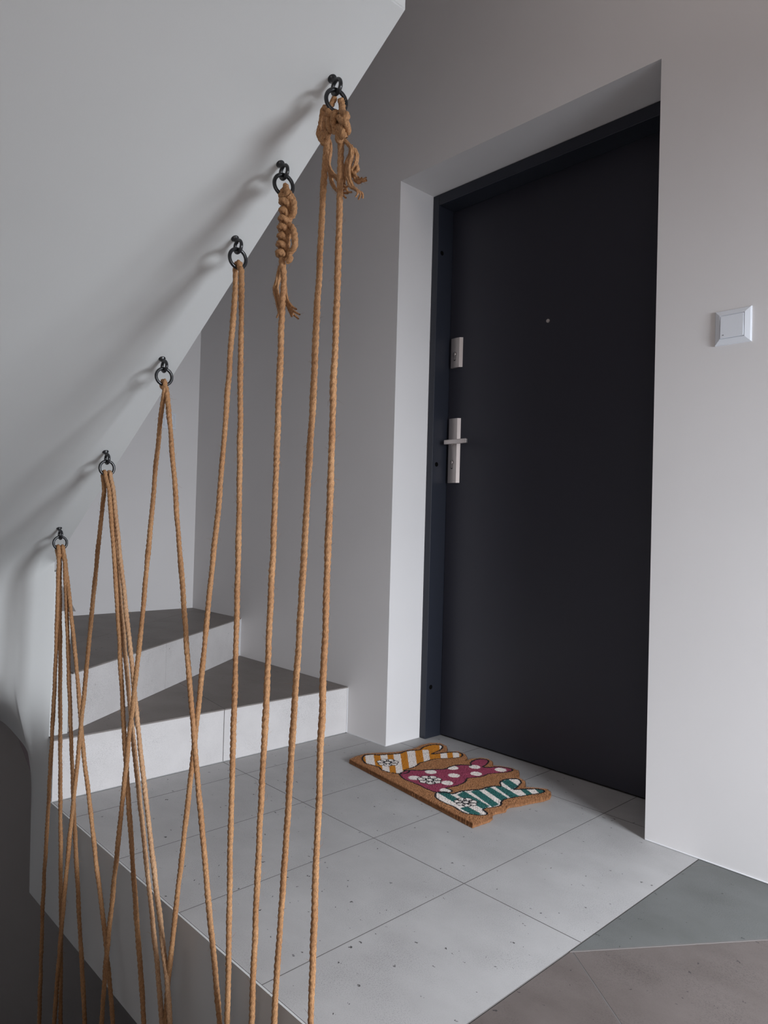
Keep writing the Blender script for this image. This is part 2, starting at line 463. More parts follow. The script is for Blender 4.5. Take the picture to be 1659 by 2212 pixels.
# ------------------------------------------------------------------ upper flight with its smooth soffit
prof = [(XC, zs(XC)), (XH, zs(XH)), (XH, 1.90)]
rise = 0.18; run = rise / 0.643
x, z = XH, 1.90
while x - run > XC + 0.02:
    prof += [(x - run, z), (x - run, z - rise)]; x -= run; z -= rise
prof += [(XC, z)]
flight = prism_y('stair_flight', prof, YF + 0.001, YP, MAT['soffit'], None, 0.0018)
flight['label'] = 'white plastered upper stair flight whose smooth sloping underside carries the six black hooks'
flight['category'] = 'stairs'

# ------------------------------------------------------------------ winder steps up to the upper flight
st = thing('winder_stairs', 'winding steps with light stone risers and dark tiled treads beside the entrance door', 'stairs', (-0.8, -0.5, 0))
def stp(o): o.matrix_parent_inverse = st.matrix_basis.inverted(); return o
H1, H2 = 0.175, 0.347
XRs = -0.216
A2, B2 = (-0.256, -1.018), (-0.985, -0.001)      # foot line of the second riser
stp(box('step_core', XC, XRs - 0.0085, YP - 0.0006, YP + 0.0015, -0.0005, H1 - 0.0040, MAT['soffit'], st))
stp(box('step_core', -0.364, XRs - 0.009, YP + 0.0015, -0.0005, -0.010, H1 - 0.0040, MAT['soffit'], st))
stp(prism('step_core', [(-0.3641, -1.0275), (-0.3641, -0.0005), (-1.02, -0.0005)], 0.02, H1 - 0.0040, MAT['soffit'], st))
# first riser: two tiles
for y0, y1 in ((YP + 0.001, -0.537), (-0.535, -0.0035)):
    stp(box('riser_tile', XRs - 0.009, XRs, y0, y1, 0.0012, H1 - 0.0048, MAT['riser'], st, 0.0007, 1))
stp(box('caulk', XRs - 0.004, XRs + 0.002, -0.0034, -0.0002, 0.0012, H1, MAT['caulk'], st))
stp(box('nosing', XRs - 0.012, XRs + 0.003, YP + 0.001, -0.001, H1 - 0.0048, H1 - 0.0038, MAT['nosing'], st))
# treads, tile by tile
def cut(poly, a, b):
    """two halves of a polygon either side of the line a-b"""
    nx_, ny_ = -(b[1] - a[1]), b[0] - a[0]
    return clip(poly, lambda x, y: (x - a[0]) * nx_ + (y - a[1]) * ny_), clip(poly, lambda x, y: -((x - a[0]) * nx_ + (y - a[1]) * ny_))
t1 = [(XRs + 0.004, YP), (XRs + 0.004, -0.001), (B2[0] - 0.03, -0.001), (A2[0] - 0.03, -1.0275), (-0.25, -1.0275), (-0.25, YP)]
t1 = [(XRs + 0.004, YP), (XRs + 0.004, -0.001), (-1.02, -0.001), (-0.29, -1.0275), (-0.249, YP)]
parts = []
a_, b_ = cut(t1, (XRs, -0.536), (-0.394, -0.512)); 
for q in (a_, b_):
    c_, d_ = cut(q, (-0.690, -0.345), (-0.505, -0.221)) if len(q) else ([], [])
    parts += [c_, d_]
def add_tread(q, z):
    if len(q) < 3: return
    ar = sum(q[i][0] * q[(i + 1) % len(q)][1] - q[(i + 1) % len(q)][0] * q[i][1] for i in range(len(q))) / 2
    if abs(ar) < 3e-4: return
    if ar < 0: q = q[::-1]
    q = inset(q, 0.0008)
    if len(q) >= 3: stp(prism('tread_tile', q, z - 0.0038, z, MAT['dark'], st))
for q in parts: add_tread(q, H1)
# second riser, along the winder line
dx, dy = B2[0] - A2[0], B2[1] - A2[1]; L2 = math.hypot(dx, dy); ux, uy = dx / L2, dy / L2; nx_, ny_ = -uy, ux   # normal away from the camera side
if nx_ > 0: nx_, ny_ = -nx_, -ny_
def along(s, t): return (A2[0] + ux * s + nx_ * t, A2[1] + uy * s + ny_ * t)
sj = (-0.570 - A2[0]) * ux + (-0.560 - A2[1]) * uy
for s0, s1 in ((0.0, sj - 0.001), (sj + 0.001, L2 - 0.003)):
    q = [along(s0, 0), along(s1, 0), along(s1, 0.009), along(s0, 0.009)]
    stp(prism('riser_tile', q, H1 + 0.0006, H2 - 0.0048, MAT['riser'], st))
q = [along(0, -0.003), along(L2 - 0.0035, -0.003), along(L2 - 0.0035, 0.012), along(0, 0.012)]
stp(prism('nosing', q, H2 - 0.0048, H2 - 0.0038, MAT['nosing'], st))
q = [along(L2 - 0.006, -0.0035), along(L2 - 0.0005, -0.0035), along(L2 - 0.0005, 0.003), along(L2 - 0.006, 0.003)]
stp(prism('caulk', q, H1, H2, MAT['caulk'], st))
t2 = [along(0, -0.004), along(L2 - 0.001, -0.004), (XL + 0.001, -0.001), (XL + 0.001, -0.80), (-0.30, -1.0275)]
c2 = [along(0, 0.009), along(L2 - 0.001, 0.009), (XL + 0.001, -0.001), (XL + 0.001, -0.80), (-0.30, -1.0275)]
stp(prism('step_core', c2, 0.06, H2 - 0.0040, MAT['soffit'], st))
p1, p2 = cut(t2, (-0.609, -0.543), (-0.846, -0.728))
tl = []
for q in (p1, p2):
    c_, d_ = cut(q, (-1.305, -0.092), (-1.10, -0.36)); tl += [c_, d_]
tl2 = []
for q in tl:
    c_, d_ = cut(q, (-1.204, -0.517), (-1.302, -0.64)) if len(q) > 2 else ([], []); tl2 += [c_, d_]
for q in tl2: add_tread(q, H2)
# third riser, only its foot can be glimpsed round the pier
q3 = [(-0.30, -1.0275), (XL + 0.001, -0.80), (XL + 0.001, -1.40), (-0.30, -1.40)]
q3 = [(-0.42, -1.0), (XL + 0.001, -0.80), (XL + 0.001, -1.02), (-0.42, -1.02)]
stp(prism('riser_tile', q3[::-1], H2 + 0.0005, 0.52, MAT['riser'], st))

# ------------------------------------------------------------------ lower flight, under the upper one
lo = thing('lower_flight', 'lower stair flight going down under the white soffit, where the jute ropes end', 'stairs', (0.2, -1.7, -1.0))
prof = [(XH - 0.001, -0.17)]
x, z = XH - 0.001, -0.17 - 0.13
prof += [(x, z)]
while z > -1.6:
    prof += [(x - run, z), (x - run, z - rise)]; x -= run; z -= rise
prof += [(x, z - 0.4), (XH - 0.001, -0.75)]
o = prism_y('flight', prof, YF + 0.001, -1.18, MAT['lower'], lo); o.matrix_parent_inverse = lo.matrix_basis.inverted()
xb0, xb1 = -0.25, 1.10
def zl(x): return 0.643 * (x - 1.12) - 0.09
o = prism_y('string_board', [(xb1, zl(xb1) + 0.004), (xb0, zl(xb0) + 0.004), (xb0, zl(xb0) - 0.30), (xb1, zl(xb1) - 0.30)], -1.16, -1.10, MAT['lower'], lo); o.matrix_parent_inverse = lo.matrix_basis.inverted()

# ------------------------------------------------------------------ entrance door in its recess
door = struct(thing('door_1', None, None, (0.49, 0.25, 0.0)))
def dp(o): o.matrix_parent_inverse = door.matrix_basis.inverted(); return o
YD = 0.2560
FW = 0.030; FT = 0.042
bm = bmesh.new()
box_bm(bm, 0.0008, FW, D, YD + 0.03, 0.0, H - 0.001); box_bm(bm, W - FW, W - 0.0008, D, YD + 0.03, 0.0, H - 0.001); box_bm(bm, FW, W - FW, D, YD + 0.03, H - FT, H - 0.001)
bmesh.ops.bevel(bm, geom=list(bm.edges), offset=0.0015, segments=1, affect='EDGES')
me = bpy.data.meshes.new('door_frame'); bm.to_mesh(me); bm.free()
fr = dp(link('door_frame', me, MAT['frame'], door))
for z in (1.030, 1.833, 0.191):
    o = revolve('bolt_hole', [(0.0001, 0.0003), (0.0060, 0.0003), (0.0072, 0.0012), (0.0085, 0.0008), (0.0088, -0.001)], MAT['hole'], door, 20, Matrix.Translation((FW, 0.198, z)) @ Matrix.Rotation(math.pi / 2, 4, 'Y')); dp(o)
leaf = dp(box('door_leaf', FW + 0.0012, W - FW - 0.0012, YD, YD + 0.045, 0.006, H - FT - 0.002, MAT['door'], door, 0.0012, 1))
gap = dp(box('gap_shade', FW, W - FW, YD + 0.012, YD + 0.04, 0.0002, 0.006, MAT['black'], door))  # black strip in place of the shade in the gap under the leaf
def plate(name, x0, x1, z0, z1):
    # lock plate: slightly domed face, bright bevelled edge towards the window
    yb = YD - 0.0002; n = 8
    sec = [(x0, yb), (x0 + 0.0008, yb - 0.0085)]
    for k in range(n + 1):
        t = k / n; sec.append((x0 + 0.0015 + (x1 - x0 - 0.0115) * t, yb - 0.0095 - 0.0018 * math.sin(math.pi * t)))
    sec += [(x1 - 0.0095, yb - 0.0095), (x1, yb)]
    bm = bmesh.new()
    a = [bm.verts.new((x, y, z0)) for x, y in sec]; b = [bm.verts.new((x, y, z1)) for x, y in sec]
    m_ = len(sec)
    bm.faces.new(a[::-1]); bm.faces.new(b)
    for i in range(m_): bm.faces.new((a[i], a[(i + 1) % m_], b[(i + 1) % m_], b[i]))
    bmesh.ops.recalc_face_normals(bm, faces=bm.faces)
    me = bpy.data.meshes.new(name); bm.to_mesh(me); bm.free()
    return link(name, me, MAT['steel'], leaf)
plate('lock_plate', 0.0435, 0.0955, 0.962, 1.2065); plate('lock_plate', 0.0445, 0.0965, 1.400, 1.5125)
def keyhole(cx, cz):
    bm = bmesh.new()
    y = YD - 0.0118
    def ring(pts, y0, y1, w):
        pass
    # euro cylinder outline: round head and straight foot
    out = [(0.0085 * math.cos(a), 0.0085 * math.sin(a)) for a in np.linspace(math.radians(-55), math.radians(235), 18)] + [(-0.0048, -0.023), (-0.0025, -0.0255), (0.0025, -0.0255), (0.0048, -0.023)]
    inn = [(x * 0.82, z * 0.90 + (0.0 if z > -0.01 else 0.001)) for x, z in out]
    n = len(out)
    vo = [bm.verts.new((cx + x, y - 0.0003, cz + z)) for x, z in out]; vi = [bm.verts.new((cx + x, y - 0.0003, cz + z)) for x, z in inn]
    for i in range(n): bm.faces.new((vo[i], vo[(i + 1) % n], vi[(i + 1) % n], vi[i]))
    me = bpy.data.meshes.new('keyhole_rim'); bm.to_mesh(me); bm.free(); link('keyhole_rim', me, MAT['steel_dark'], leaf)
    revolve('key_cylinder', [(0.0001, 0.003), (0.0052, 0.003), (0.0062, 0.002), (0.0064, 0)], MAT['steel'], leaf, 20, Matrix.Translation((cx, y, cz)) @ Matrix.Rotation(math.pi / 2, 4, 'X'))
    box('key_slot', cx - 0.0006, cx + 0.0006, y - 0.0036, y - 0.0030, cz - 0.004, cz + 0.004, MAT['steel_dark'], leaf)
keyhole(0.0655, 1.040); keyhole(0.0665, 1.451)
# lever handle
hz = 1.1130
bm = bmesh.new(); 
bmesh.ops.create_cone(bm, cap_ends=True, segments=28, radius1=0.0105, radius2=0.0105, depth=0.006, matrix=Matrix.Translation((0.0655, YD - 0.0145, hz)) @ Matrix.Rotation(math.pi / 2, 4, 'X'))
bmesh.ops.create_cone(bm, cap_ends=True, segments=24, radius1=0.0075, radius2=0.0070, depth=0.032, matrix=Matrix.Translation((0.0655, YD - 0.028, hz)) @ Matrix.Rotation(math.pi / 2, 4, 'X'))
me = bpy.data.meshes.new('handle_neck'); bm.to_mesh(me); bm.free(); link('handle_neck', me, MAT['steel'], leaf)
box('handle_lever', 0.0560, 0.1640, YD - 0.050, YD - 0.039, hz - 0.0085, hz + 0.0085, MAT['steel'], leaf, 0.0022, 2)
revolve('peephole', [(0.0001, 0.0018), (0.0045, 0.0020), (0.0052, 0.0030), (0.0062, 0.0026), (0.0066, 0.0)], MAT['steel'], leaf, 24, Matrix.Translation((0.4730, YD - 0.0002, 1.5040)) @ Matrix.Rotation(math.pi / 2, 4, 'X'))

# ------------------------------------------------------------------ switches
def wall_switch(loc, rz, size, label):
    t = thing('light_switch', label, 'switch', loc)
    t.rotation_euler = (0, 0, rz)
    s = size / 2
    # frame plate: sloping rim round a flat seat
    V = []; prof = [(s, 0.0), (s, -0.0025), (s - 0.0020, -0.0060), (s - 0.0135, -0.0105), (s - 0.0140, -0.0078), (s - 0.016, -0.0078)]
    F = []
    for r, y in prof:
        V += [(-r, y, -r), (r, y, -r), (r, y, r), (-r, y, r)]
    for i in range(len(prof) - 1):
        for k in range(4): F.append((i * 4 + k, i * 4 + (k + 1) % 4, (i + 1) * 4 + (k + 1) % 4, (i + 1) * 4 + k))
    e = (len(prof) - 1) * 4; F.append((e, e + 1, e + 2, e + 3))
    bm = bmesh.new(); vs = [bm.verts.new(v) for v in V]
    for f in F: bm.faces.new([vs[i] for i in f])
    bmesh.ops.recalc_face_normals(bm, faces=bm.faces)
    me = bpy.data.meshes.new('frame_plate'); bm.to_mesh(me); bm.free(); link('frame_plate', me, MAT['switch'], t)
    # rocker, slightly tilted
    bm = bmesh.new(); r = s - 0.0150
    v = [bm.verts.new(c) for c in ((-r, -0.008, -r), (r, -0.008, -r), (r, -0.008, r), (-r, -0.008, r), (-r, -0.0128, -r), (r, -0.0128, -r), (r, -0.0108, r), (-r, -0.0108, r))]
    for f in ((4, 5, 6, 7), (0, 1, 5, 4), (1, 2, 6, 5), (2, 3, 7, 6), (3, 0, 4, 7)): bm.faces.new([v[i] for i in f])
    bmesh.ops.bevel(bm, geom=[q for q in bm.edges if all(x.co.y < -0.0105 for x in q.verts)], offset=0.0012, segments=2, affect='EDGES')
    bmesh.ops.recalc_face_normals(bm, faces=bm.faces)
    me = bpy.data.meshes.new('rocker'); bm.to_mesh(me); bm.free(); rk = link('rocker', me, MAT['switch'], t)
    return t, rk, r
t, rk, r = wall_switch((1.1770, 0.0, 1.3025), 0, 0.0850, 'square white light switch on the pale wall beside the dark entrance door')
box('indicator', -r + 0.006, -r + 0.0095, -0.0132, -0.0120, -r + 0.0065, -r + 0.0085, MAT['lampgrey'], rk)
wall_switch((XL, -0.165, 1.278), math.pi / 2, 0.082, 'pale switch plate on the far wall above the winding steps, seen between two ropes')

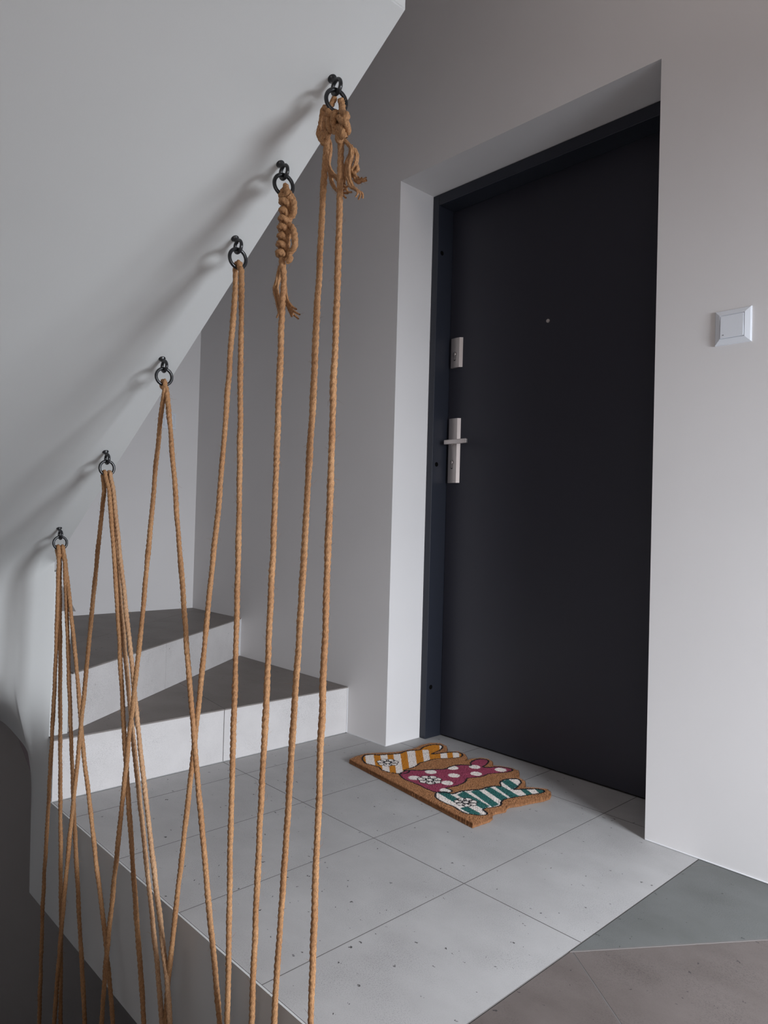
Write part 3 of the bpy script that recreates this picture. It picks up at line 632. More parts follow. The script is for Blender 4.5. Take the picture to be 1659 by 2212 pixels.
# ------------------------------------------------------------------ data: metres for things that follow measured paths
DATA = {'hooks': [[1.009, -1.122, 1.4781], [0.8771, -1.122, 1.3933], [0.7414, -1.122, 1.306], [0.4685, -1.122, 1.1305], [0.1918, -1.122, 0.9526], [-0.0975, -1.122, 0.7666]], 'ropes': {'a': [[-0.0656, -1.131, 0.7142], [-0.0659, -1.131, 0.5762], [-0.0621, -1.131, 0.3974], [-0.0718, -1.131, 0.2163], [-0.0816, -1.131, 0.0345], [-0.0927, -1.131, -0.1009], [-0.0993, -1.131, -0.2112], [-0.0926, -1.131, -0.521], [-0.0925, -1.131, -0.881]], 'b': [[-0.082, -1.124, 0.7074], [-0.0681, -1.1233, 0.5756], [-0.038, -1.122, 0.2228], [-0.0075, -1.122, -0.0612], [0.015, -1.122, -0.2613], [0.0305, -1.122, -0.4572], [0.0512, -1.122, -0.8172]], 'c': [[-0.0724, -1.117, 0.7138], [-0.0595, -1.117, 0.6482], [-0.0274, -1.117, 0.5176], [0.0005, -1.117, 0.3572], [0.0249, -1.117, 0.2323], [0.0428, -1.117, 0.1404], [0.0635, -1.117, 0.0498], [0.0837, -1.117, -0.038], [0.1094, -1.117, -0.1552], [0.1265, -1.117, -0.2141], [0.1491, -1.117, -0.303], [0.1694, -1.117, -0.3868], [0.2171, -1.117, -0.7068]], 'd': [[-0.08, -1.113, 0.7074], [-0.0599, -1.1122, 0.648], [-0.0105, -1.1104, 0.5191], [0.0307, -1.1086, 0.3941], [0.0471, -1.108, 0.3325], [0.0587, -1.108, 0.2708], [0.085, -1.108, 0.2134], [0.1177, -1.108, 0.1449], [0.1503, -1.108, 0.0676], [0.1806, -1.108, -0.0038], [0.2123, -1.108, -0.084], [0.2351, -1.108, -0.1223], [0.2516, -1.108, -0.1624], [0.2815, -1.108, -0.2429], [0.3054, -1.108, -0.3198], [0.3628, -1.108, -0.5998]], 'e': [[0.2165, -1.13, 0.8927], [0.208, -1.1312, 0.8177], [0.1896, -1.1326, 0.7267], [0.1856, -1.1335, 0.6704], [0.1723, -1.1355, 0.5437], [0.1569, -1.1374, 0.4201], [0.1483, -1.138, 0.3576], [0.1408, -1.138, 0.2949], [0.1261, -1.138, 0.23], [0.1141, -1.138, 0.1332], [0.0894, -1.138, 0.0225], [0.0831, -1.138, -0.0253], [0.0727, -1.138, -0.1128], [0.0606, -1.138, -0.1848], [0.0561, -1.138, -0.2372], [0.0394, -1.138, -0.3303], [0.0315, -1.138, -0.4493], [0.0064, -1.138, -0.8093]], 'f': [[0.2225, -1.127, 0.8906], [0.2455, -1.127, 0.818], [0.268, -1.127, 0.7302], [0.2828, -1.127, 0.6727], [0.3092, -1.127, 0.5599], [0.3261, -1.127, 0.4769], [0.3429, -1.127, 0.3952], [0.3535, -1.127, 0.3415], [0.3655, -1.127, 0.2887], [0.379, -1.127, 0.2351], [0.3921, -1.127, 0.1851], [0.4158, -1.127, 0.0844], [0.4262, -1.127, 0.0364], [0.4538, -1.127, -0.0661], [0.4758, -1.127, -0.1411], [0.494, -1.127, -0.2125], [0.5401, -1.127, -0.4925]], 'g': [[0.1983, -1.114, 0.8942], [0.2268, -1.1144, 0.8183], [0.2508, -1.115, 0.7294], [0.2665, -1.1153, 0.6712], [0.307, -1.1161, 0.5588], [0.3382, -1.1168, 0.4493], [0.3555, -1.117, 0.3963], [0.369, -1.117, 0.3572], [0.39, -1.117, 0.293], [0.4149, -1.117, 0.2187], [0.44, -1.117, 0.1485], [0.4647, -1.117, 0.0773], [0.4992, -1.117, -0.0221], [0.5297, -1.117, -0.1057], [0.5513, -1.117, -0.1871], [0.5968, -1.117, -0.4271]], 'h': [[0.2169, -1.115, 0.8915], [0.2444, -1.1153, 0.8183], [0.2701, -1.1156, 0.7302], [0.2915, -1.1159, 0.673], [0.3318, -1.1164, 0.5619], [0.3624, -1.1167, 0.4816], [0.3786, -1.117, 0.4287], [0.3882, -1.117, 0.393], [0.406, -1.117, 0.338], [0.4263, -1.117, 0.2751], [0.4535, -1.117, 0.2015], [0.478, -1.117, 0.1291], [0.5026, -1.117, 0.0765], [0.5281, -1.117, 0.0039], [0.5501, -1.117, -0.0554], [0.5651, -1.117, -0.1022], [0.5869, -1.117, -0.1685], [0.6338, -1.117, -0.4085]], 'i': [[0.4869, -1.124, 1.0656], [0.4724, -1.1262, 0.9696], [0.4618, -1.1288, 0.8514], [0.4555, -1.1312, 0.7428], [0.4478, -1.1325, 0.6817], [0.4431, -1.1349, 0.5771], [0.4295, -1.1363, 0.5082], [0.4258, -1.1378, 0.4406], [0.4168, -1.138, 0.3984], [0.4019, -1.138, 0.3409], [0.3936, -1.138, 0.2845], [0.3869, -1.138, 0.2204], [0.3738, -1.138, 0.1333], [0.3613, -1.138, 0.0652], [0.357, -1.138, 0.0282], [0.3404, -1.138, -0.0674], [0.3295, -1.138, -0.1167], [0.3199, -1.138, -0.1819], [0.3147, -1.138, -0.3013], [0.2993, -1.138, -0.6213]], 'j': [[0.489, -1.12, 1.0659], [0.5185, -1.1212, 0.9566], [0.5492, -1.1225, 0.8397], [0.5662, -1.1234, 0.7679], [0.5843, -1.1243, 0.6913], [0.6103, -1.1254, 0.597], [0.6313, -1.1266, 0.5022], [0.6448, -1.127, 0.4563], [0.6581, -1.127, 0.3992], [0.6732, -1.127, 0.3392], [0.6899, -1.127, 0.2767], [0.7079, -1.127, 0.1895], [0.7249, -1.127, 0.1391], [0.7442, -1.127, 0.0618], [0.7623, -1.127, -0.0029], [0.7813, -1.127, -0.0623], [0.8243, -1.127, -0.3023]], 'k': [[0.7463, -1.12, 1.2473], [0.7412, -1.1195, 1.2027], [0.7363, -1.1189, 1.1437], [0.7301, -1.1183, 1.0837], [0.7253, -1.1176, 1.024], [0.7171, -1.1169, 0.9509], [0.703, -1.1155, 0.8205], [0.6881, -1.1147, 0.7437], [0.6765, -1.1143, 0.7002], [0.6671, -1.1133, 0.6031], [0.6543, -1.1123, 0.5044], [0.6446, -1.112, 0.454], [0.6372, -1.112, 0.4037], [0.6315, -1.112, 0.3535], [0.6221, -1.112, 0.2897], [0.6077, -1.112, 0.2167], [0.5974, -1.112, 0.147], [0.5837, -1.112, 0.0432], [0.5689, -1.112, -0.0211], [0.5574, -1.112, -0.0802], [0.5534, -1.112, -0.1361], [0.5531, -1.112, -0.1884], [0.5464, -1.112, -0.4684]], 'l': [[0.7684, -1.124, 1.241], [0.7724, -1.124, 1.195], [0.7734, -1.124, 1.1237], [0.7781, -1.124, 1.0409], [0.7825, -1.124, 0.9352], [0.7859, -1.124, 0.8207], [0.7885, -1.124, 0.7085], [0.7893, -1.124, 0.6286], [0.7879, -1.124, 0.5486], [0.7888, -1.124, 0.4532], [0.7892, -1.124, 0.3421], [0.79, -1.124, 0.2236], [0.7903, -1.124, 0.1574], [0.7941, -1.124, 0.0921], [0.7966, -1.124, 0.0179], [0.7972, -1.124, -0.0576], [0.8002, -1.124, -0.2976]], 'm': [[0.8961, -1.122, 1.2299], [0.8966, -1.122, 1.169], [0.8957, -1.122, 1.1084], [0.8916, -1.122, 1.0104], [0.8908, -1.122, 0.8968], [0.8886, -1.122, 0.7608], [0.8874, -1.122, 0.7078], [0.8841, -1.122, 0.617], [0.8828, -1.122, 0.5143], [0.8791, -1.122, 0.4336], [0.8772, -1.122, 0.3676], [0.8711, -1.122, 0.2519], [0.8715, -1.122, 0.1618], [0.8683, -1.122, 0.0695], [0.8668, -1.122, -0.0221], [0.8631, -1.122, -0.2621]], 'n': [[1.0016, -1.124, 1.3806], [0.9972, -1.1241, 1.3536], [0.9961, -1.1243, 1.2611], [0.9922, -1.1245, 1.1765], [0.9901, -1.1248, 1.0344], [0.9832, -1.1252, 0.8926], [0.9775, -1.1255, 0.7503], [0.9766, -1.1256, 0.7147], [0.9695, -1.1258, 0.6072], [0.9646, -1.126, 0.5308], [0.9611, -1.126, 0.4545], [0.9586, -1.126, 0.3918], [0.9506, -1.126, 0.2815], [0.9464, -1.126, 0.1941], [0.9385, -1.126, 0.104], [0.9342, -1.126, 0.0151], [0.9244, -1.126, -0.2249]], 'o': [[1.035, -1.122, 1.369], [1.0384, -1.122, 1.3399], [1.0365, -1.122, 1.2362], [1.0346, -1.122, 1.1326], [1.0338, -1.122, 1.0288], [1.0334, -1.122, 0.8908], [1.0315, -1.122, 0.7875], [1.0313, -1.122, 0.7187], [1.0294, -1.122, 0.6156], [1.0266, -1.122, 0.5321], [1.0266, -1.122, 0.4596], [1.0278, -1.122, 0.4107], [1.0237, -1.122, 0.3063], [1.0238, -1.122, 0.2076], [1.0221, -1.122, 0.1252], [1.0218, -1.122, 0.0592], [1.0199, -1.122, -0.1808]]}, 'knots': {'knot1': [[[1.0146, -1.122, 1.4458], [1.0134, -1.128, 1.4285], [1.0176, -1.133, 1.416], [1.0199, -1.128, 1.4161], [1.019, -1.122, 1.4233]], [[1.0058, -1.124, 1.4311], [0.9924, -1.122, 1.4396], [0.9875, -1.122, 1.4327], [0.9867, -1.123, 1.4204], [0.9849, -1.124, 1.4096], [0.9861, -1.126, 1.3995], [0.9928, -1.126, 1.3893], [1.0078, -1.128, 1.3818]], [[1.0252, -1.118, 1.4404], [1.0299, -1.118, 1.4281], [1.0361, -1.122, 1.4153], [1.0519, -1.128, 1.4033], [1.0546, -1.128, 1.399], [1.0477, -1.131, 1.3963], [1.0355, -1.128, 1.4056]], [[1.0416, -1.133, 1.4021], [1.0498, -1.134, 1.3921], [1.0574, -1.132, 1.3857], [1.057, -1.128, 1.3791], [1.0491, -1.124, 1.3795], [1.0373, -1.122, 1.388], [1.0311, -1.12, 1.3988]], [[1.0338, -1.133, 1.4117], [1.0286, -1.134, 1.4048], [1.0265, -1.132, 1.3979], [1.0273, -1.129, 1.3902], [1.0256, -1.126, 1.3845]], [[1.0124, -1.13, 1.4107], [1.0141, -1.131, 1.401], [1.0159, -1.128, 1.3928], [1.0157, -1.124, 1.401], [1.0305, -1.128, 1.4043]], [[1.0036, -1.126, 1.4202], [1.0022, -1.128, 1.4101], [1.0019, -1.126, 1.4001], [1.0101, -1.126, 1.3893]], [[1.0261, -1.124, 1.3948], [1.0471, -1.13, 1.3821], [1.0528, -1.133, 1.3714], [1.0543, -1.13, 1.3656]]], 'tail1': [[[0.9976, -1.116, 1.3914], [0.9982, -1.114, 1.3808], [0.9946, -1.112, 1.3674], [0.9943, -1.112, 1.3542], [1.002, -1.112, 1.3383], [1.0152, -1.114, 1.3287], [1.0241, -1.114, 1.3192], [1.0323, -1.112, 1.3053], [1.0406, -1.112, 1.3048]], [[0.9918, -1.11, 1.3558], [0.9952, -1.11, 1.3391], [1.0038, -1.11, 1.3219], [1.0146, -1.11, 1.3085], [1.0277, -1.108, 1.3017], [1.0413, -1.108, 1.2952]], [[1.0413, -1.122, 1.3726], [1.045, -1.118, 1.3664], [1.0535, -1.118, 1.3568], [1.0557, -1.118, 1.3433], [1.0515, -1.118, 1.33], [1.0529, -1.118, 1.3146], [1.0609, -1.118, 1.2982], [1.0723, -1.118, 1.2903], [1.0797, -1.116, 1.2844], [1.0761, -1.114, 1.28]], [[1.051, -1.116, 1.3628], [1.0435, -1.112, 1.3521], [1.0357, -1.112, 1.3419], [1.0346, -1.112, 1.3283], [1.0386, -1.112, 1.313], [1.042, -1.112, 1.3097]], [[1.0554, -1.114, 1.3566], [1.0599, -1.112, 1.3462], [1.0572, -1.112, 1.3344], [1.0496, -1.112, 1.3243], [1.0557, -1.11, 1.3165], [1.0641, -1.11, 1.3073], [1.0704, -1.11, 1.3063]], [[1.0524, -1.108, 1.3397], [1.0593, -1.108, 1.3277], [1.053, -1.108, 1.3245], [1.0519, -1.108, 1.3121], [1.0603, -1.108, 1.305], [1.0699, -1.108, 1.304]]], 'knot2': [[[0.8942, -1.122, 1.3514], [0.9053, -1.126, 1.334], [0.9048, -1.122, 1.3246], [0.9139, -1.12, 1.3169], [0.9169, -1.12, 1.3024], [0.9081, -1.12, 1.2954], [0.9044, -1.122, 1.2863], [0.916, -1.12, 1.2754], [0.9202, -1.12, 1.2579], [0.9209, -1.12, 1.2441], [0.9087, -1.12, 1.2364], [0.9115, -1.12, 1.2262], [0.9052, -1.122, 1.2245]], [[0.8849, -1.118, 1.353], [0.8977, -1.114, 1.3377], [0.9048, -1.112, 1.3251], [0.9044, -1.112, 1.3115], [0.899, -1.112, 1.302]]], 'tail2': [[[0.8793, -1.114, 1.2345], [0.8674, -1.112, 1.2225], [0.861, -1.112, 1.2057], [0.8557, -1.112, 1.1899], [0.863, -1.112, 1.1672], [0.8699, -1.112, 1.1503], [0.8666, -1.112, 1.1439]], [[0.887, -1.116, 1.232], [0.8653, -1.11, 1.2081], [0.8613, -1.11, 1.192], [0.867, -1.11, 1.1738], [0.8742, -1.11, 1.1513]], [[0.8883, -1.114, 1.1962], [0.8875, -1.112, 1.1802], [0.8919, -1.112, 1.164], [0.9043, -1.112, 1.1476], [0.9186, -1.112, 1.1373]], [[0.8846, -1.112, 1.1905], [0.8816, -1.11, 1.1708], [0.8917, -1.11, 1.1575], [0.9041, -1.11, 1.144], [0.9089, -1.11, 1.139]]]}, 'mat': {'outline': [[2, -3], [-13, 31], [-20, 75], [-3, 121], [20, 174], [23, 207], [22, 256], [4, 301], [3, 346], [23, 374], [59, 373], [88, 352], [107, 332], [127, 368], [162, 369], [194, 350], [211, 324], [209, 354], [216, 388], [239, 404], [270, 396], [297, 368], [317, 391], [346, 406], [376, 408], [397, 389], [411, 351], [431, 361], [453, 356], [478, 331], [489, 313], [510, 342], [535, 363], [558, 355], [572, 333], [575, 301], [566, 252], [563, 216], [555, 183], [558, 169], [572, 150], [567, 114], [571, 95], [587, 85], [596, 65], [597, 34], [599, 0]], 'b1': [[15, 40], [-5, 62], [-2, 86], [16, 107], [33, 153], [40, 176], [31, 213], [40, 242], [44, 263], [27, 295], [22, 331], [31, 355], [55, 357], [81, 326], [95, 286], [103, 270], [112, 306], [121, 341], [142, 361], [164, 355], [177, 330], [170, 299], [153, 265], [147, 234], [151, 201], [153, 177], [170, 146], [176, 119], [180, 88], [194, 100], [206, 79], [195, 55], [169, 36], [140, 30], [115, 37], [87, 29], [64, 21], [39, 27]], 'b2': [[205, 53], [190, 80], [189, 103], [212, 141], [225, 175], [240, 208], [233, 238], [234, 273], [248, 297], [259, 308], [238, 324], [224, 362], [232, 386], [254, 390], [276, 362], [289, 332], [303, 342], [317, 378], [343, 396], [364, 393], [366, 360], [354, 323], [348, 299], [354, 269], [348, 240], [342, 214], [361, 189], [371, 151], [371, 119], [369, 104], [390, 107], [403, 94], [391, 70], [372, 54], [338, 50], [312, 50], [277, 46], [247, 42]], 'b3': [[386, 50], [382, 67], [392, 84], [409, 86], [415, 97], [413, 125], [422, 160], [433, 189], [430, 215], [435, 244], [444, 259], [422, 278], [411, 306], [419, 337], [434, 348], [456, 334], [478, 294], [486, 274], [503, 309], [519, 333], [535, 345], [547, 337], [548, 313], [540, 281], [535, 252], [529, 223], [526, 193], [535, 170], [551, 152], [551, 125], [544, 100], [549, 85], [569, 81], [578, 67], [564, 45], [538, 28], [510, 28], [490, 31], [459, 27], [429, 27], [408, 32]], 'w0': [[-56, 95], [-41, 121], [186, -20], [172, -43]], 'w1': [[-28, 141], [-16, 162], [208, 16], [197, -2]], 'w2': [[-5, 181], [8, 202], [229, 51], [218, 33]], 'w3': [[20, 223], [35, 247], [254, 92], [240, 70]], 'w4': [[48, 270], [59, 289], [276, 129], [266, 112]], 'w5': [[18, 372], [31, 393], [204, 255], [193, 236]], 'w6': [[41, 411], [53, 431], [225, 290], [214, 271]], 'g0': [[374, 60], [390, 86], [465, 79], [466, 52]], 'g1': [[504, 39], [509, 65], [566, 63], [568, 36]], 'g2': [[427, 96], [414, 135], [539, 120], [543, 90]], 'g3': [[428, 149], [428, 180], [545, 152], [547, 123]], 'g4': [[438, 196], [430, 226], [527, 208], [531, 177]], 'g5': [[439, 240], [439, 263], [533, 248], [532, 215]], 'g6': [[417, 288], [414, 321], [472, 306], [482, 269]], 'g7': [[493, 290], [499, 309], [541, 294], [541, 271]], 'g8': [[515, 331], [528, 353], [552, 338], [549, 315]], 'dots': [[251, 76], [237, 154], [300, 197], [275, 308], [325, 268], [340, 362], [244, 240], [338, 136], [383, 92]], 'tails': [[93, 88], [290, 106], [482, 82]]}, 'mat_o': [0.054, -0.2155], 'mat_ang': -0.1338}

# ------------------------------------------------------------------ rope builder
def resample(P, step):
    P = np.asarray(P, float)
    # Catmull-Rom
    Q = []
    n = len(P)
    for i in range(n - 1):
        p0, p1, p2, p3 = P[max(i - 1, 0)], P[i], P[i + 1], P[min(i + 2, n - 1)]
        L = np.linalg.norm(p2 - p1); k = max(2, int(L / (step * 0.7)))
        t = np.linspace(0, 1, k, endpoint=False)[:, None]
        # centripetal-like: damp tangents by the segment length
        m1 = (p2 - p0) / 2; m2 = (p3 - p1) / 2
        for m_ in (m1, m2):
            l = np.linalg.norm(m_)
            if l > L: m_ *= L / l
        Q.append((2 * t**3 - 3 * t**2 + 1) * p1 + (t**3 - 2 * t**2 + t) * m1 + (-2 * t**3 + 3 * t**2) * p2 + (t**3 - t**2) * m2)
    Q.append(P[-1:]); Q = np.vstack(Q)
    d = np.r_[0, np.cumsum(np.linalg.norm(np.diff(Q, axis=0), axis=1))]
    m = max(3, int(d[-1] / step)); s = np.linspace(0, d[-1], m)
    return np.stack([np.interp(s, d, Q[:, a]) for a in range(3)], 1), s

def frames(Q):
    T = np.gradient(Q, axis=0); T /= np.linalg.norm(T, axis=1)[:, None] + 1e-12
    N = np.zeros_like(Q); a = np.array([1.0, 0.3, 0.1]) if abs(T[0][0]) < 0.8 else np.array([0.1, 1.0, 0.3])
    n = a - T[0] * (a @ T[0]); n /= np.linalg.norm(n)
    for i in range(len(Q)):
        n = n - T[i] * (n @ T[i]); n /= np.linalg.norm(n) + 1e-12; N[i] = n
    return T, N, np.cross(T, N)

def smooth_noise(m, k, amp):
    x = rng.normal(size=m + 2 * k); ker = np.hanning(2 * k + 1); ker /= ker.sum()
    y = np.convolve(x, ker, 'same')[k:k + m]; return amp * y / (y.std() + 1e-9)

def rope_arrays(path, r0=0.0050, pitch=0.033, lobes=3, depth=0.27, step=0.0022, k=18, wob=0.0003, ph=None, taper=None):
    Q, s = resample(path, step)
    m = len(Q)
    if wob:
        for a in range(3): Q[:, a] += smooth_noise(m, 18, wob)
    T, N, B = frames(Q)
    th = np.linspace(0, 2 * math.pi, k, endpoint=False)
    ph = rng.uniform(0, 6.28) if ph is None else ph
    tw = 2 * math.pi * (s / pitch) + ph + smooth_noise(m, 40, 0.5)
    ra = r0 * (1 + smooth_noise(m, 14, 0.045))
    if taper is not None: ra = ra * np.interp(s / s[-1], *taper)
    loc = th[None, :] - tw[:, None]
    rr = ra[:, None] * (1 - depth + depth * 1.12 * np.abs(np.cos(lobes * loc / 2)) ** 0.6 + 0.035 * rng.normal(size=(m, k)))
    V = Q[:, None, :] + rr[:, :, None] * (np.cos(th)[None, :, None] * N[:, None, :] + np.sin(th)[None, :, None] * B[:, None, :])
    i = np.arange(m - 1)[:, None] * k; j = np.arange(k)[None, :]; j2 = (j + 1) % k
    F = np.stack([i + j, i + j2, i + k + j2, i + k + j], -1).reshape(-1, 4)
    return V.reshape(-1, 3), F, (Q, T, N, B, ra)

def fuzz_arrays(fr_, per_m, lmin=0.003, lmax=0.012, wid=0.00015):
    Q, T, N, B, ra = fr_
    L = np.linalg.norm(np.diff(Q, axis=0), axis=1).sum(); n = max(2, int(L * per_m))
    idx = rng.integers(0, len(Q), n); a = rng.uniform(0, 2 * math.pi, n)
    rad = np.cos(a)[:, None] * N[idx] + np.sin(a)[:, None] * B[idx]
    P0 = Q[idx] + rad * ra[idx][:, None] * 0.85
    ln = rng.uniform(lmin, lmax, n)[:, None] * rng.choice([0.6, 1.0, 1.4], n)[:, None]
    sgn = rng.choice([-1, 1], n)[:, None]
    d1 = rad * 0.55 + T[idx] * sgn * 0.85 + rng.normal(size=(n, 3)) * 0.25; d1 /= np.linalg.norm(d1, axis=1)[:, None]
    d2 = d1 + rng.normal(size=(n, 3)) * 0.5; d2 /= np.linalg.norm(d2, axis=1)[:, None]
    P1 = P0 + d1 * ln * 0.5; P2 = P1 + d2 * ln * 0.5
    V = []; F = []
    side = np.cross(d1, rng.normal(size=(n, 3))); side /= np.linalg.norm(side, axis=1)[:, None]; side *= wid
    V = np.stack([P0 - side, P0 + side, P1 + side, P1 - side, P2 + side * 0.4, P2 - side * 0.4], 1).reshape(-1, 3)
    b = np.arange(n)[:, None] * 6
    F = np.concatenate([b + np.array([[0, 1, 2, 3]]), b + np.array([[3, 2, 4, 5]])], 0)
    return V, F

def merge(lst):
    Vs = []; Fs = []; o = 0
    for V, F in lst: Vs.append(V); Fs.append(F + o); o += len(V)
    return np.vstack(Vs), np.vstack(Fs)

def rope_thing(paths, label, fuzz=220, mat='jute', extra=None, group='jute ropes strung from ceiling hooks'):
    top = max((p for q in paths for p in q), key=lambda p: p[2])
    t = thing('jute_rope', label, 'rope', top, group)
    inv = Matrix.Translation(-Vector(top))
    arrs = [rope_arrays(p) for p in paths]
    V, F = merge([(a[0], a[1]) for a in arrs])
    o = link('strand', quad_mesh('strand', V - np.array(top), F), MAT[mat], t)
    V, F = merge([fuzz_arrays(a[2], fuzz) for a in arrs])
    o = link('loose_fibres', quad_mesh('loose_fibres', V - np.array(top), F, False), MAT[mat], t); o['kind'] = 'stuff'
    if extra: extra(t, np.array(top))
    return t

HK = DATA['hooks']; RP = DATA['ropes']
# ------------------------------------------------------------------ eye hooks with rings
nrm = Vector((0.5408, 0, -0.8411))      # soffit normal, downwards
hook_labels = ['topmost black iron ring hook in the sloping soffit, holding two thick rope knots',
    'black iron ring hook holding the long braided rope knot, second from the top',
    'black iron ring hook holding one looped rope just under the braided knot hook',
    'black ring hook, fourth from the top, one rope on it spreading like a fork',
    'black iron ring hook, second from the bottom, with two rope loops side by side',
    'lowest black iron ring hook, next to the white pier at the foot of the soffit']
def hook(i, p, yaw):
    t = thing('ring_hook', hook_labels[i], 'hook', (p[0], p[1], p[2]), 'black ring hooks in the soffit')
    zax = nrm.to_track_quat('Z', 'Y').to_matrix().to_4x4()
    revolve('rosette', [(0.0030, 0.0100), (0.0034, 0.0060), (0.0046, 0.0035), (0.0064, 0.0018), (0.0072, 0.0008), (0.0073, -0.001), (0.0001, -0.001)], MAT['black'], t, 24, zax)
    revolve('shank', [(0.0031, 0.0), (0.0031, 0.0115)], MAT['black'], t, 16, zax)
    c = nrm * 0.0205
    # eye, its plane holds the shank
    M = Matrix.Translation(c) @ Matrix.Rotation(yaw * 0.3, 4, 'Z') @ Matrix.Rotation(math.pi / 2, 4, 'X')
    link('eye', torus_mesh('eye', 0.0108, 0.0031, M, 40, 12), MAT['black'], t)
    zb = c.z - 0.0108
    cz = zb + 0.0060 - 0.0166
    M = Matrix.Translation((c.x, 0, cz)) @ Matrix.Rotation(yaw, 4, 'Z') @ Matrix.Rotation(math.pi / 2, 4, 'Y')
    link('ring', torus_mesh('ring', 0.0166, 0.0032, M, 56, 14), MAT['black'], t)
    return (p[0] + c.x, p[1], p[2] + cz - 0.0166)     # bottom of the ring, tube centre
yaws = [math.radians(a) for a in (-14, -10, 0, -4, -2, -1)]
rb = [hook(i, HK[i], yaws[i]) for i in range(6)]

def sleek(P_):
    # even out a measured path, ends kept
    P_ = np.array(P_, float); d = np.r_[0, np.cumsum(np.linalg.norm(np.diff(P_, axis=0), axis=1))]
    n = max(4, int(d[-1] / 0.03)); s = np.linspace(0, d[-1], n); Q = np.stack([np.interp(s, d, P_[:, a]) for a in range(3)], 1)
    for _ in range(14): Q[1:-1] = (Q[:-2] + Q[1:-1] * 2 + Q[2:]) / 4
    return [tuple(q) for q in Q]
RP = {k: sleek(v) for k, v in RP.items()}
def over(a, b, i, dy):
    """path: strand a from the bottom, over the ring of hook i, down strand b"""
    x, y, z = rb[i]; z += 0.0078
    A = [q for q in RP[a] if q[2] < z - 0.016][::-1]; Bp = [q for q in RP[b] if q[2] < z - 0.016]
    r = 0.0074
    arc = [(x - r * math.cos(t), y + dy, z - r + r * math.sin(t) * 1.0) for t in np.linspace(0.1, math.pi - 0.1, 7)]
    arc[0] = (x - r, y + dy, z - r - 0.003); arc[-1] = (x + r, y + dy, z - r - 0.003)
    return A + arc + Bp
rope_thing([over('a', 'b', 5, -0.0054)], 'looped rope on the lowest ring, the loop nearer the dark opening', mat='jute')
rope_thing([over('c', 'd', 5, 0.0054)], 'looped rope on the lowest ring, the loop nearer the steps')
rope_thing([over('e', 'f', 4, -0.0054)], 'looped rope on the second lowest ring, forking widely to both sides')
rope_thing([over('g', 'h', 4, 0.0054)], 'paler tightly twisted rope on the second lowest ring, both strands running close together', mat='jute_pale')
rope_thing([over('i', 'j', 3, 0.0)], 'single looped rope on the fourth ring, its two strands spreading into a tall narrow fork')
rope_thing([over('k', 'l', 2, 0.0)], 'looped rope on the third ring, one strand hanging straight and one slanting away')

def knot_part(name, paths, r0, top, t, loose=True, **kw):
    arrs = [rope_arrays(p, r0=r0, step=0.0014, wob=0.0003, **kw) for p in paths]
    V, F = merge([(a[0], a[1]) for a in arrs])
    link(name, quad_mesh(name, V - top, F), MAT['jute'], t)
    if loose:
        V, F = merge([fuzz_arrays(a[2], 420, 0.003, 0.008) for a in arrs])
        o = link(name + '_fibres', quad_mesh(name, V - top, F, False), MAT['jute'], t); o['kind'] = 'stuff'

def trefoil(c, s, ax, n=60, sx=1.0, rot=0.0):
    out = []
    for k in range(n + 1):
        a = 2 * math.pi * k / n + rot
        u = math.sin(a) + 2 * math.sin(2 * a); v = math.cos(a) - 2 * math.cos(2 * a); w_ = -math.sin(3 * a)
        p = (c[0] + s * u * sx * 0.70, c[1] + s * (0.70 * u * 0.6 + w_ * 0.9) * 0.6, c[2] + s * v)
        out.append(p)
    return out
def frayed(paths):
    """each tail path opened into three thin yarns"""
    out = []
    for p in paths:
        P_ = np.array(p); n = len(P_); f = np.linspace(0, 1, n)[:, None]
        for k in range(3):
            d = rng.normal(size=3) * 0.0035; ph = 2.1 * k
            off = np.stack([np.cos(ph + 4 * f[:, 0]), 0.6 * np.sin(ph + 2 * f[:, 0]), 0 * f[:, 0]], 1) * (0.0012 + 0.0030 * f)
            out.append((P_ + off + f ** 2 * d).tolist())
    return out

KN = DATA['knots']
x1, y1, z1 = rb[0]
def ext1(t, top):
    knot_part('knot_coil', KN['knot1'], 0.0049, top, t, pitch=0.024)
    kl = [(0.9955, -1.126, 1.381), (1.0225, -1.124, 1.378)]
    knot_part('knot_lump', [trefoil(KNL[0], 0.0030, 0), trefoil(KNL[1], 0.0027, 0, rot=0.8), trefoil(KNL[2], 0.0026, 0, rot=1.7)], 0.0043, top, t, pitch=0.024)
    knot_part('frayed_tail', frayed(KN['tail1']), 0.0021, top, t, lobes=2, pitch=0.02, k=8, taper=([0, 0.75, 1], [1, 1, 0.75]))
KNL = [(1.0032, -1.128, 1.3878), (1.0376, -1.126, 1.3778), (1.0435, -1.126, 1.3936)]
rope_thing([RP['n'], RP['o']], 'pair of straight ropes hanging from the topmost ring by two bulky knots with frayed tails', extra=ext1)
x2, y2, z2 = rb[1]
def ext2(t, top):
    core = KNC
    # half hitches wound round the core
    P_ = []
    n = 150; turns = 7.0
    for k in range(n + 1):
        f = k / n; a = 2 * math.pi * turns * f
        c = np.array(core[0]) * (1 - f) + np.array(core[1]) * f
        rr = 0.0078 + 0.0010 * math.sin(a * 0.37)
        P_.append((c[0] + 0.0014 + rr * math.cos(a) * 0.66, c[1] - 0.0010 + rr * math.sin(a), c[2] + 0.0042 * math.cos(a + 0.9)))
    knot_part('knot_coil', [P_], 0.0054, top, t, pitch=0.024)
    knot_part('knot_lump', KN['knot2'], 0.0051, top, t, pitch=0.024)
    knot_part('frayed_tail', frayed(KN['tail2']), 0.0021, top, t, lobes=2, pitch=0.02, k=8, taper=([0, 0.75, 1], [1, 1, 0.7]))
KNC = [(0.9005, -1.124, 1.328), (0.8936, -1.124, 1.2323)]
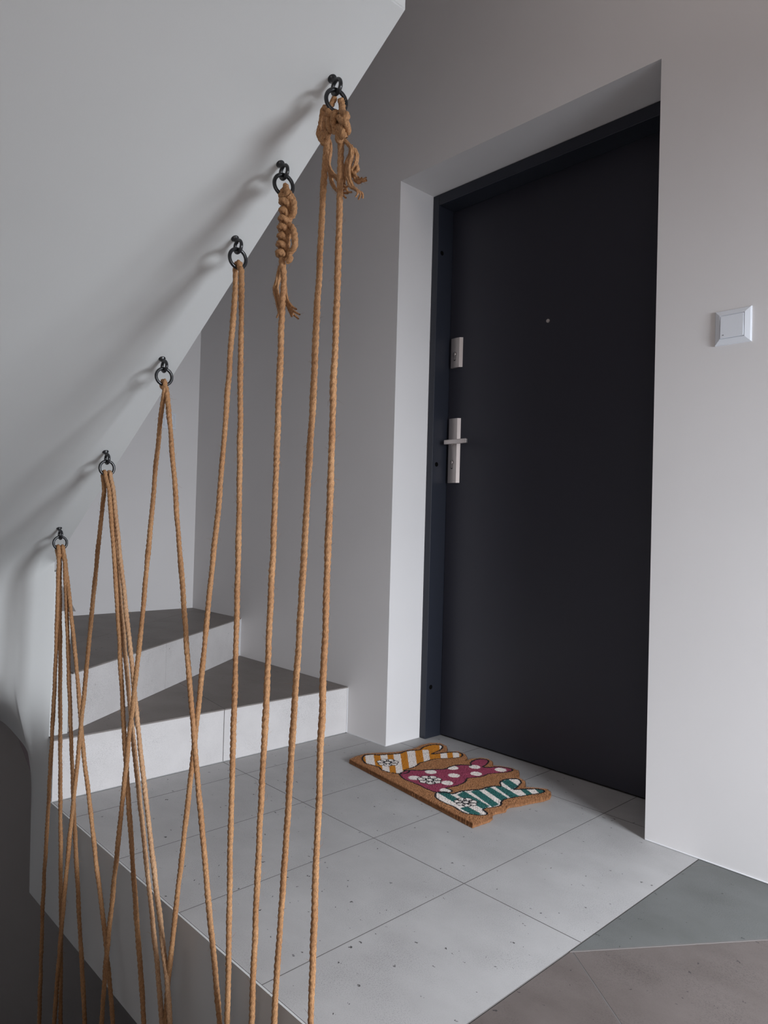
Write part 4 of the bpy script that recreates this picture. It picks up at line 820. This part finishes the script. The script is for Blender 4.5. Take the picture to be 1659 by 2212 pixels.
m_path = [(x2, y2, z2 + 0.0078), (x2 + 0.002, y2 - 0.006, z2 - 0.004), KNC[0], KNC[1]] + [q for q in RP['m'] if q[2] < KNC[1][2] - 0.012]
rope_thing([m_path], 'single straight rope under the long braided knot on the second ring', extra=ext2)

# ------------------------------------------------------------------ doormat
MT = DATA['mat']
mo = thing('doormat', 'brown coir doormat with three coloured rabbits lying in front of the dark entrance door', 'doormat', (DATA['mat_o'][0], DATA['mat_o'][1], 0.0))
mo.rotation_euler = (0, 0, DATA['mat_ang'])
def closed(poly, n=4):
    P_ = np.array(poly, float); m = len(P_); out = []
    for i in range(m):
        p0, p1, p2, p3 = P_[i - 1], P_[i], P_[(i + 1) % m], P_[(i + 2) % m]
        for t in np.linspace(0, 1, n, endpoint=False):
            out.append(0.5 * (2 * p1 + (p2 - p0) * t + (2 * p0 - 5 * p1 + 4 * p2 - p3) * t * t + (3 * p1 - p0 - 3 * p2 + p3) * t ** 3))
    return np.array(out)
def inside(X, Y, P_):
    r = np.zeros(X.shape, bool); n = len(P_)
    for i in range(n):
        x0, y0 = P_[i]; x1_, y1_ = P_[(i + 1) % n]
        if y0 == y1_: continue
        c = (Y < y0) != (Y < y1_); r ^= c & (X < (x1_ - x0) * (Y - y0) / (y1_ - y0) + x0)
    return r
def dist(X, Y, P_, loop=True):
    d = np.full(X.shape, 1e9); n = len(P_)
    for i in range(n if loop else n - 1):
        a = P_[i]; b = P_[(i + 1) % n]; ab = b - a; L = ab @ ab + 1e-9
        t = np.clip(((X - a[0]) * ab[0] + (Y - a[1]) * ab[1]) / L, 0, 1)
        d = np.minimum(d, (X - a[0] - t * ab[0]) ** 2 + (Y - a[1] - t * ab[1]) ** 2)
    return np.sqrt(d)
OUT = closed(MT['outline'], 1)
bb0 = OUT.min(0) - 3; bb1 = OUT.max(0) + 3
ST = 1.15
gx = np.arange(bb0[0], bb1[0], ST); gy = np.arange(bb0[1], bb1[1], ST)
X, Y = np.meshgrid(gx, gy, indexing='ij')
X = X + rng.uniform(-0.3, 0.3, X.shape); Y = Y + rng.uniform(-0.3, 0.3, Y.shape)
ins = inside(X, Y, OUT); dO = dist(X, Y, OUT)
coir = np.array([0.30, 0.142, 0.066]); black = np.array([0.018, 0.017, 0.020]); white = np.array([0.66, 0.60, 0.56])
orange = np.array([0.46, 0.18, 0.022]); pink = np.array([0.25, 0.048, 0.085]); green = np.array([0.030, 0.115, 0.105])
# the print has ragged edges: look it up at a slightly displaced place
Xj = X + rng.normal(size=X.shape) * 0.7; Yj = Y + rng.normal(size=X.shape) * 0.7
C = np.tile(coir, X.shape + (1,)) * (1 + 0.33 * rng.normal(size=X.shape))[..., None]
def paint(mask, c, v=0.10):
    C[mask] = c * (1 + v * rng.normal(size=int(mask.sum())))[:, None]
B1, B2_, B3 = closed(MT['b1']), closed(MT['b2']), closed(MT['b3'])
i1, i2, i3 = inside(Xj, Yj, B1), inside(Xj, Yj, B2_), inside(Xj, Yj, B3)
paint(i1, orange)
for k in range(7):
    paint(i1 & inside(Xj, Yj, np.array(MT['w%d' % k], float)), white)
paint(i2, pink)
for c in MT['dots']: paint(i2 & ((Xj - c[0]) ** 2 + (Yj - c[1]) ** 2 < 18.5 ** 2), white)
paint(i3, white)
for k in range(9): paint(i3 & inside(Xj, Yj, np.array(MT['g%d' % k], float)), green)
for b in (B1, B2_, B3): paint(dist(Xj, Yj, b) < 3.0, black)
for (cx, cy), R0 in zip(MT['tails'], (37, 39, 34)):
    pet = []
    for k in range(7):
        a = k * 2 * math.pi / 7 + 0.3; pet.append((cx + R0 * 0.62 * math.cos(a), cy + R0 * 0.62 * math.sin(a), R0 * 0.36))
    pet.append((cx, cy, R0 * 0.34))
    for px_, py_, pr in pet: paint((Xj - px_) ** 2 + (Yj - py_) ** 2 < pr ** 2, white)
    for px_, py_, pr in pet: paint(np.abs(np.sqrt((Xj - px_) ** 2 + (Yj - py_) ** 2) - pr) < 1.7, black)
C = np.clip(C, 0.005, 0.9)
TOP = 13.5
Zt = TOP + 0.75 * rng.normal(size=X.shape) - 3.0 * np.exp(-dO / 2.0)
printed = i1 | i2 | i3
Zt = Zt - 0.6 * printed
Zt = np.where(ins, Zt, 0.5)
idx = -np.ones(X.shape, int); keep = ins | (dO < ST * 1.6)
idx[keep] = np.arange(keep.sum())
# vertices outside the outline are pulled onto it and dropped to the floor: the side of the pile
Vx = np.stack([X, Y, Zt], -1)[keep] / 1000.0
Cx = C[keep]
outm = ~ins[keep]; Cx[outm] = coir * 0.8
a_ = idx[:-1, :-1]; b_ = idx[1:, :-1]; c_ = idx[1:, 1:]; d_ = idx[:-1, 1:]
ok = (a_ >= 0) & (b_ >= 0) & (c_ >= 0) & (d_ >= 0)
Fm = np.stack([a_[ok], b_[ok], c_[ok], d_[ok]], 1)
me = quad_mesh('coir_pile', Vx, Fm, False)
at = me.color_attributes.new('pile_colour', 'FLOAT_COLOR', 'POINT')
at.data.foreach_set('color', np.concatenate([Cx, np.ones((len(Cx), 1))], 1).astype(np.float32).ravel())
cm, nt, b = new_mat('coir'); av = nd(nt, 'ShaderNodeAttribute', attribute_name='pile_colour')
nt.links.new(av.outputs['Color'], b.inputs['Base Color']); b.inputs['Roughness'].default_value = 0.9; b.inputs['Specular IOR Level'].default_value = 0.15
pile = link('coir_pile', me, cm, mo)
# bristles on the edges, leaning outwards
n = 26000
i_ = rng.integers(0, len(OUT), n); t_ = rng.uniform(0, 1, n)[:, None]
seg = np.linalg.norm(np.roll(OUT, -1, 0) - OUT, axis=1); i_ = rng.choice(len(OUT), n, p=seg / seg.sum())
e0 = OUT[i_]; e1 = OUT[(i_ + 1) % len(OUT)]; dd = (e1 - e0) / (np.linalg.norm(e1 - e0, axis=1)[:, None] + 1e-9)
area2 = np.sum(OUT[:, 0] * np.roll(OUT[:, 1], -1) - np.roll(OUT[:, 0], -1) * OUT[:, 1]); sg = 1 if area2 > 0 else -1
nn = np.stack([dd[:, 1], -dd[:, 0]], 1) * sg
base_ = e0 + (e1 - e0) * t_ - nn * rng.uniform(0.0, 2.5, n)[:, None]
z0 = rng.uniform(0.5, 9, n); z1_ = np.minimum(z0 + rng.uniform(3, 8, n), 14.5)
tip = base_ + nn * rng.uniform(0.3, 2.6, n)[:, None] + rng.normal(size=(n, 2)) * 0.8
wv = dd * 0.28
P0 = np.concatenate([base_, z0[:, None]], 1); P1 = np.concatenate([tip, z1_[:, None]], 1); Wv = np.concatenate([wv, np.zeros((n, 1))], 1)
Vb = np.stack([P0 - Wv, P0 + Wv, P1 + Wv * 0.4, P1 - Wv * 0.4], 1).reshape(-1, 3) / 1000.0
Fb = np.arange(n)[:, None] * 4 + np.array([[0, 1, 2, 3]])
me = quad_mesh('edge_bristles', Vb, Fb, False)
at = me.color_attributes.new('pile_colour', 'FLOAT_COLOR', 'POINT')
cc = np.repeat(coir * (1 + 0.25 * rng.normal(size=(n, 1))), 4, 0)
at.data.foreach_set('color', np.concatenate([np.clip(cc, 0.01, 1), np.ones((len(cc), 1))], 1).astype(np.float32).ravel())
o = link('edge_bristles', me, cm, mo); o['kind'] = 'stuff'
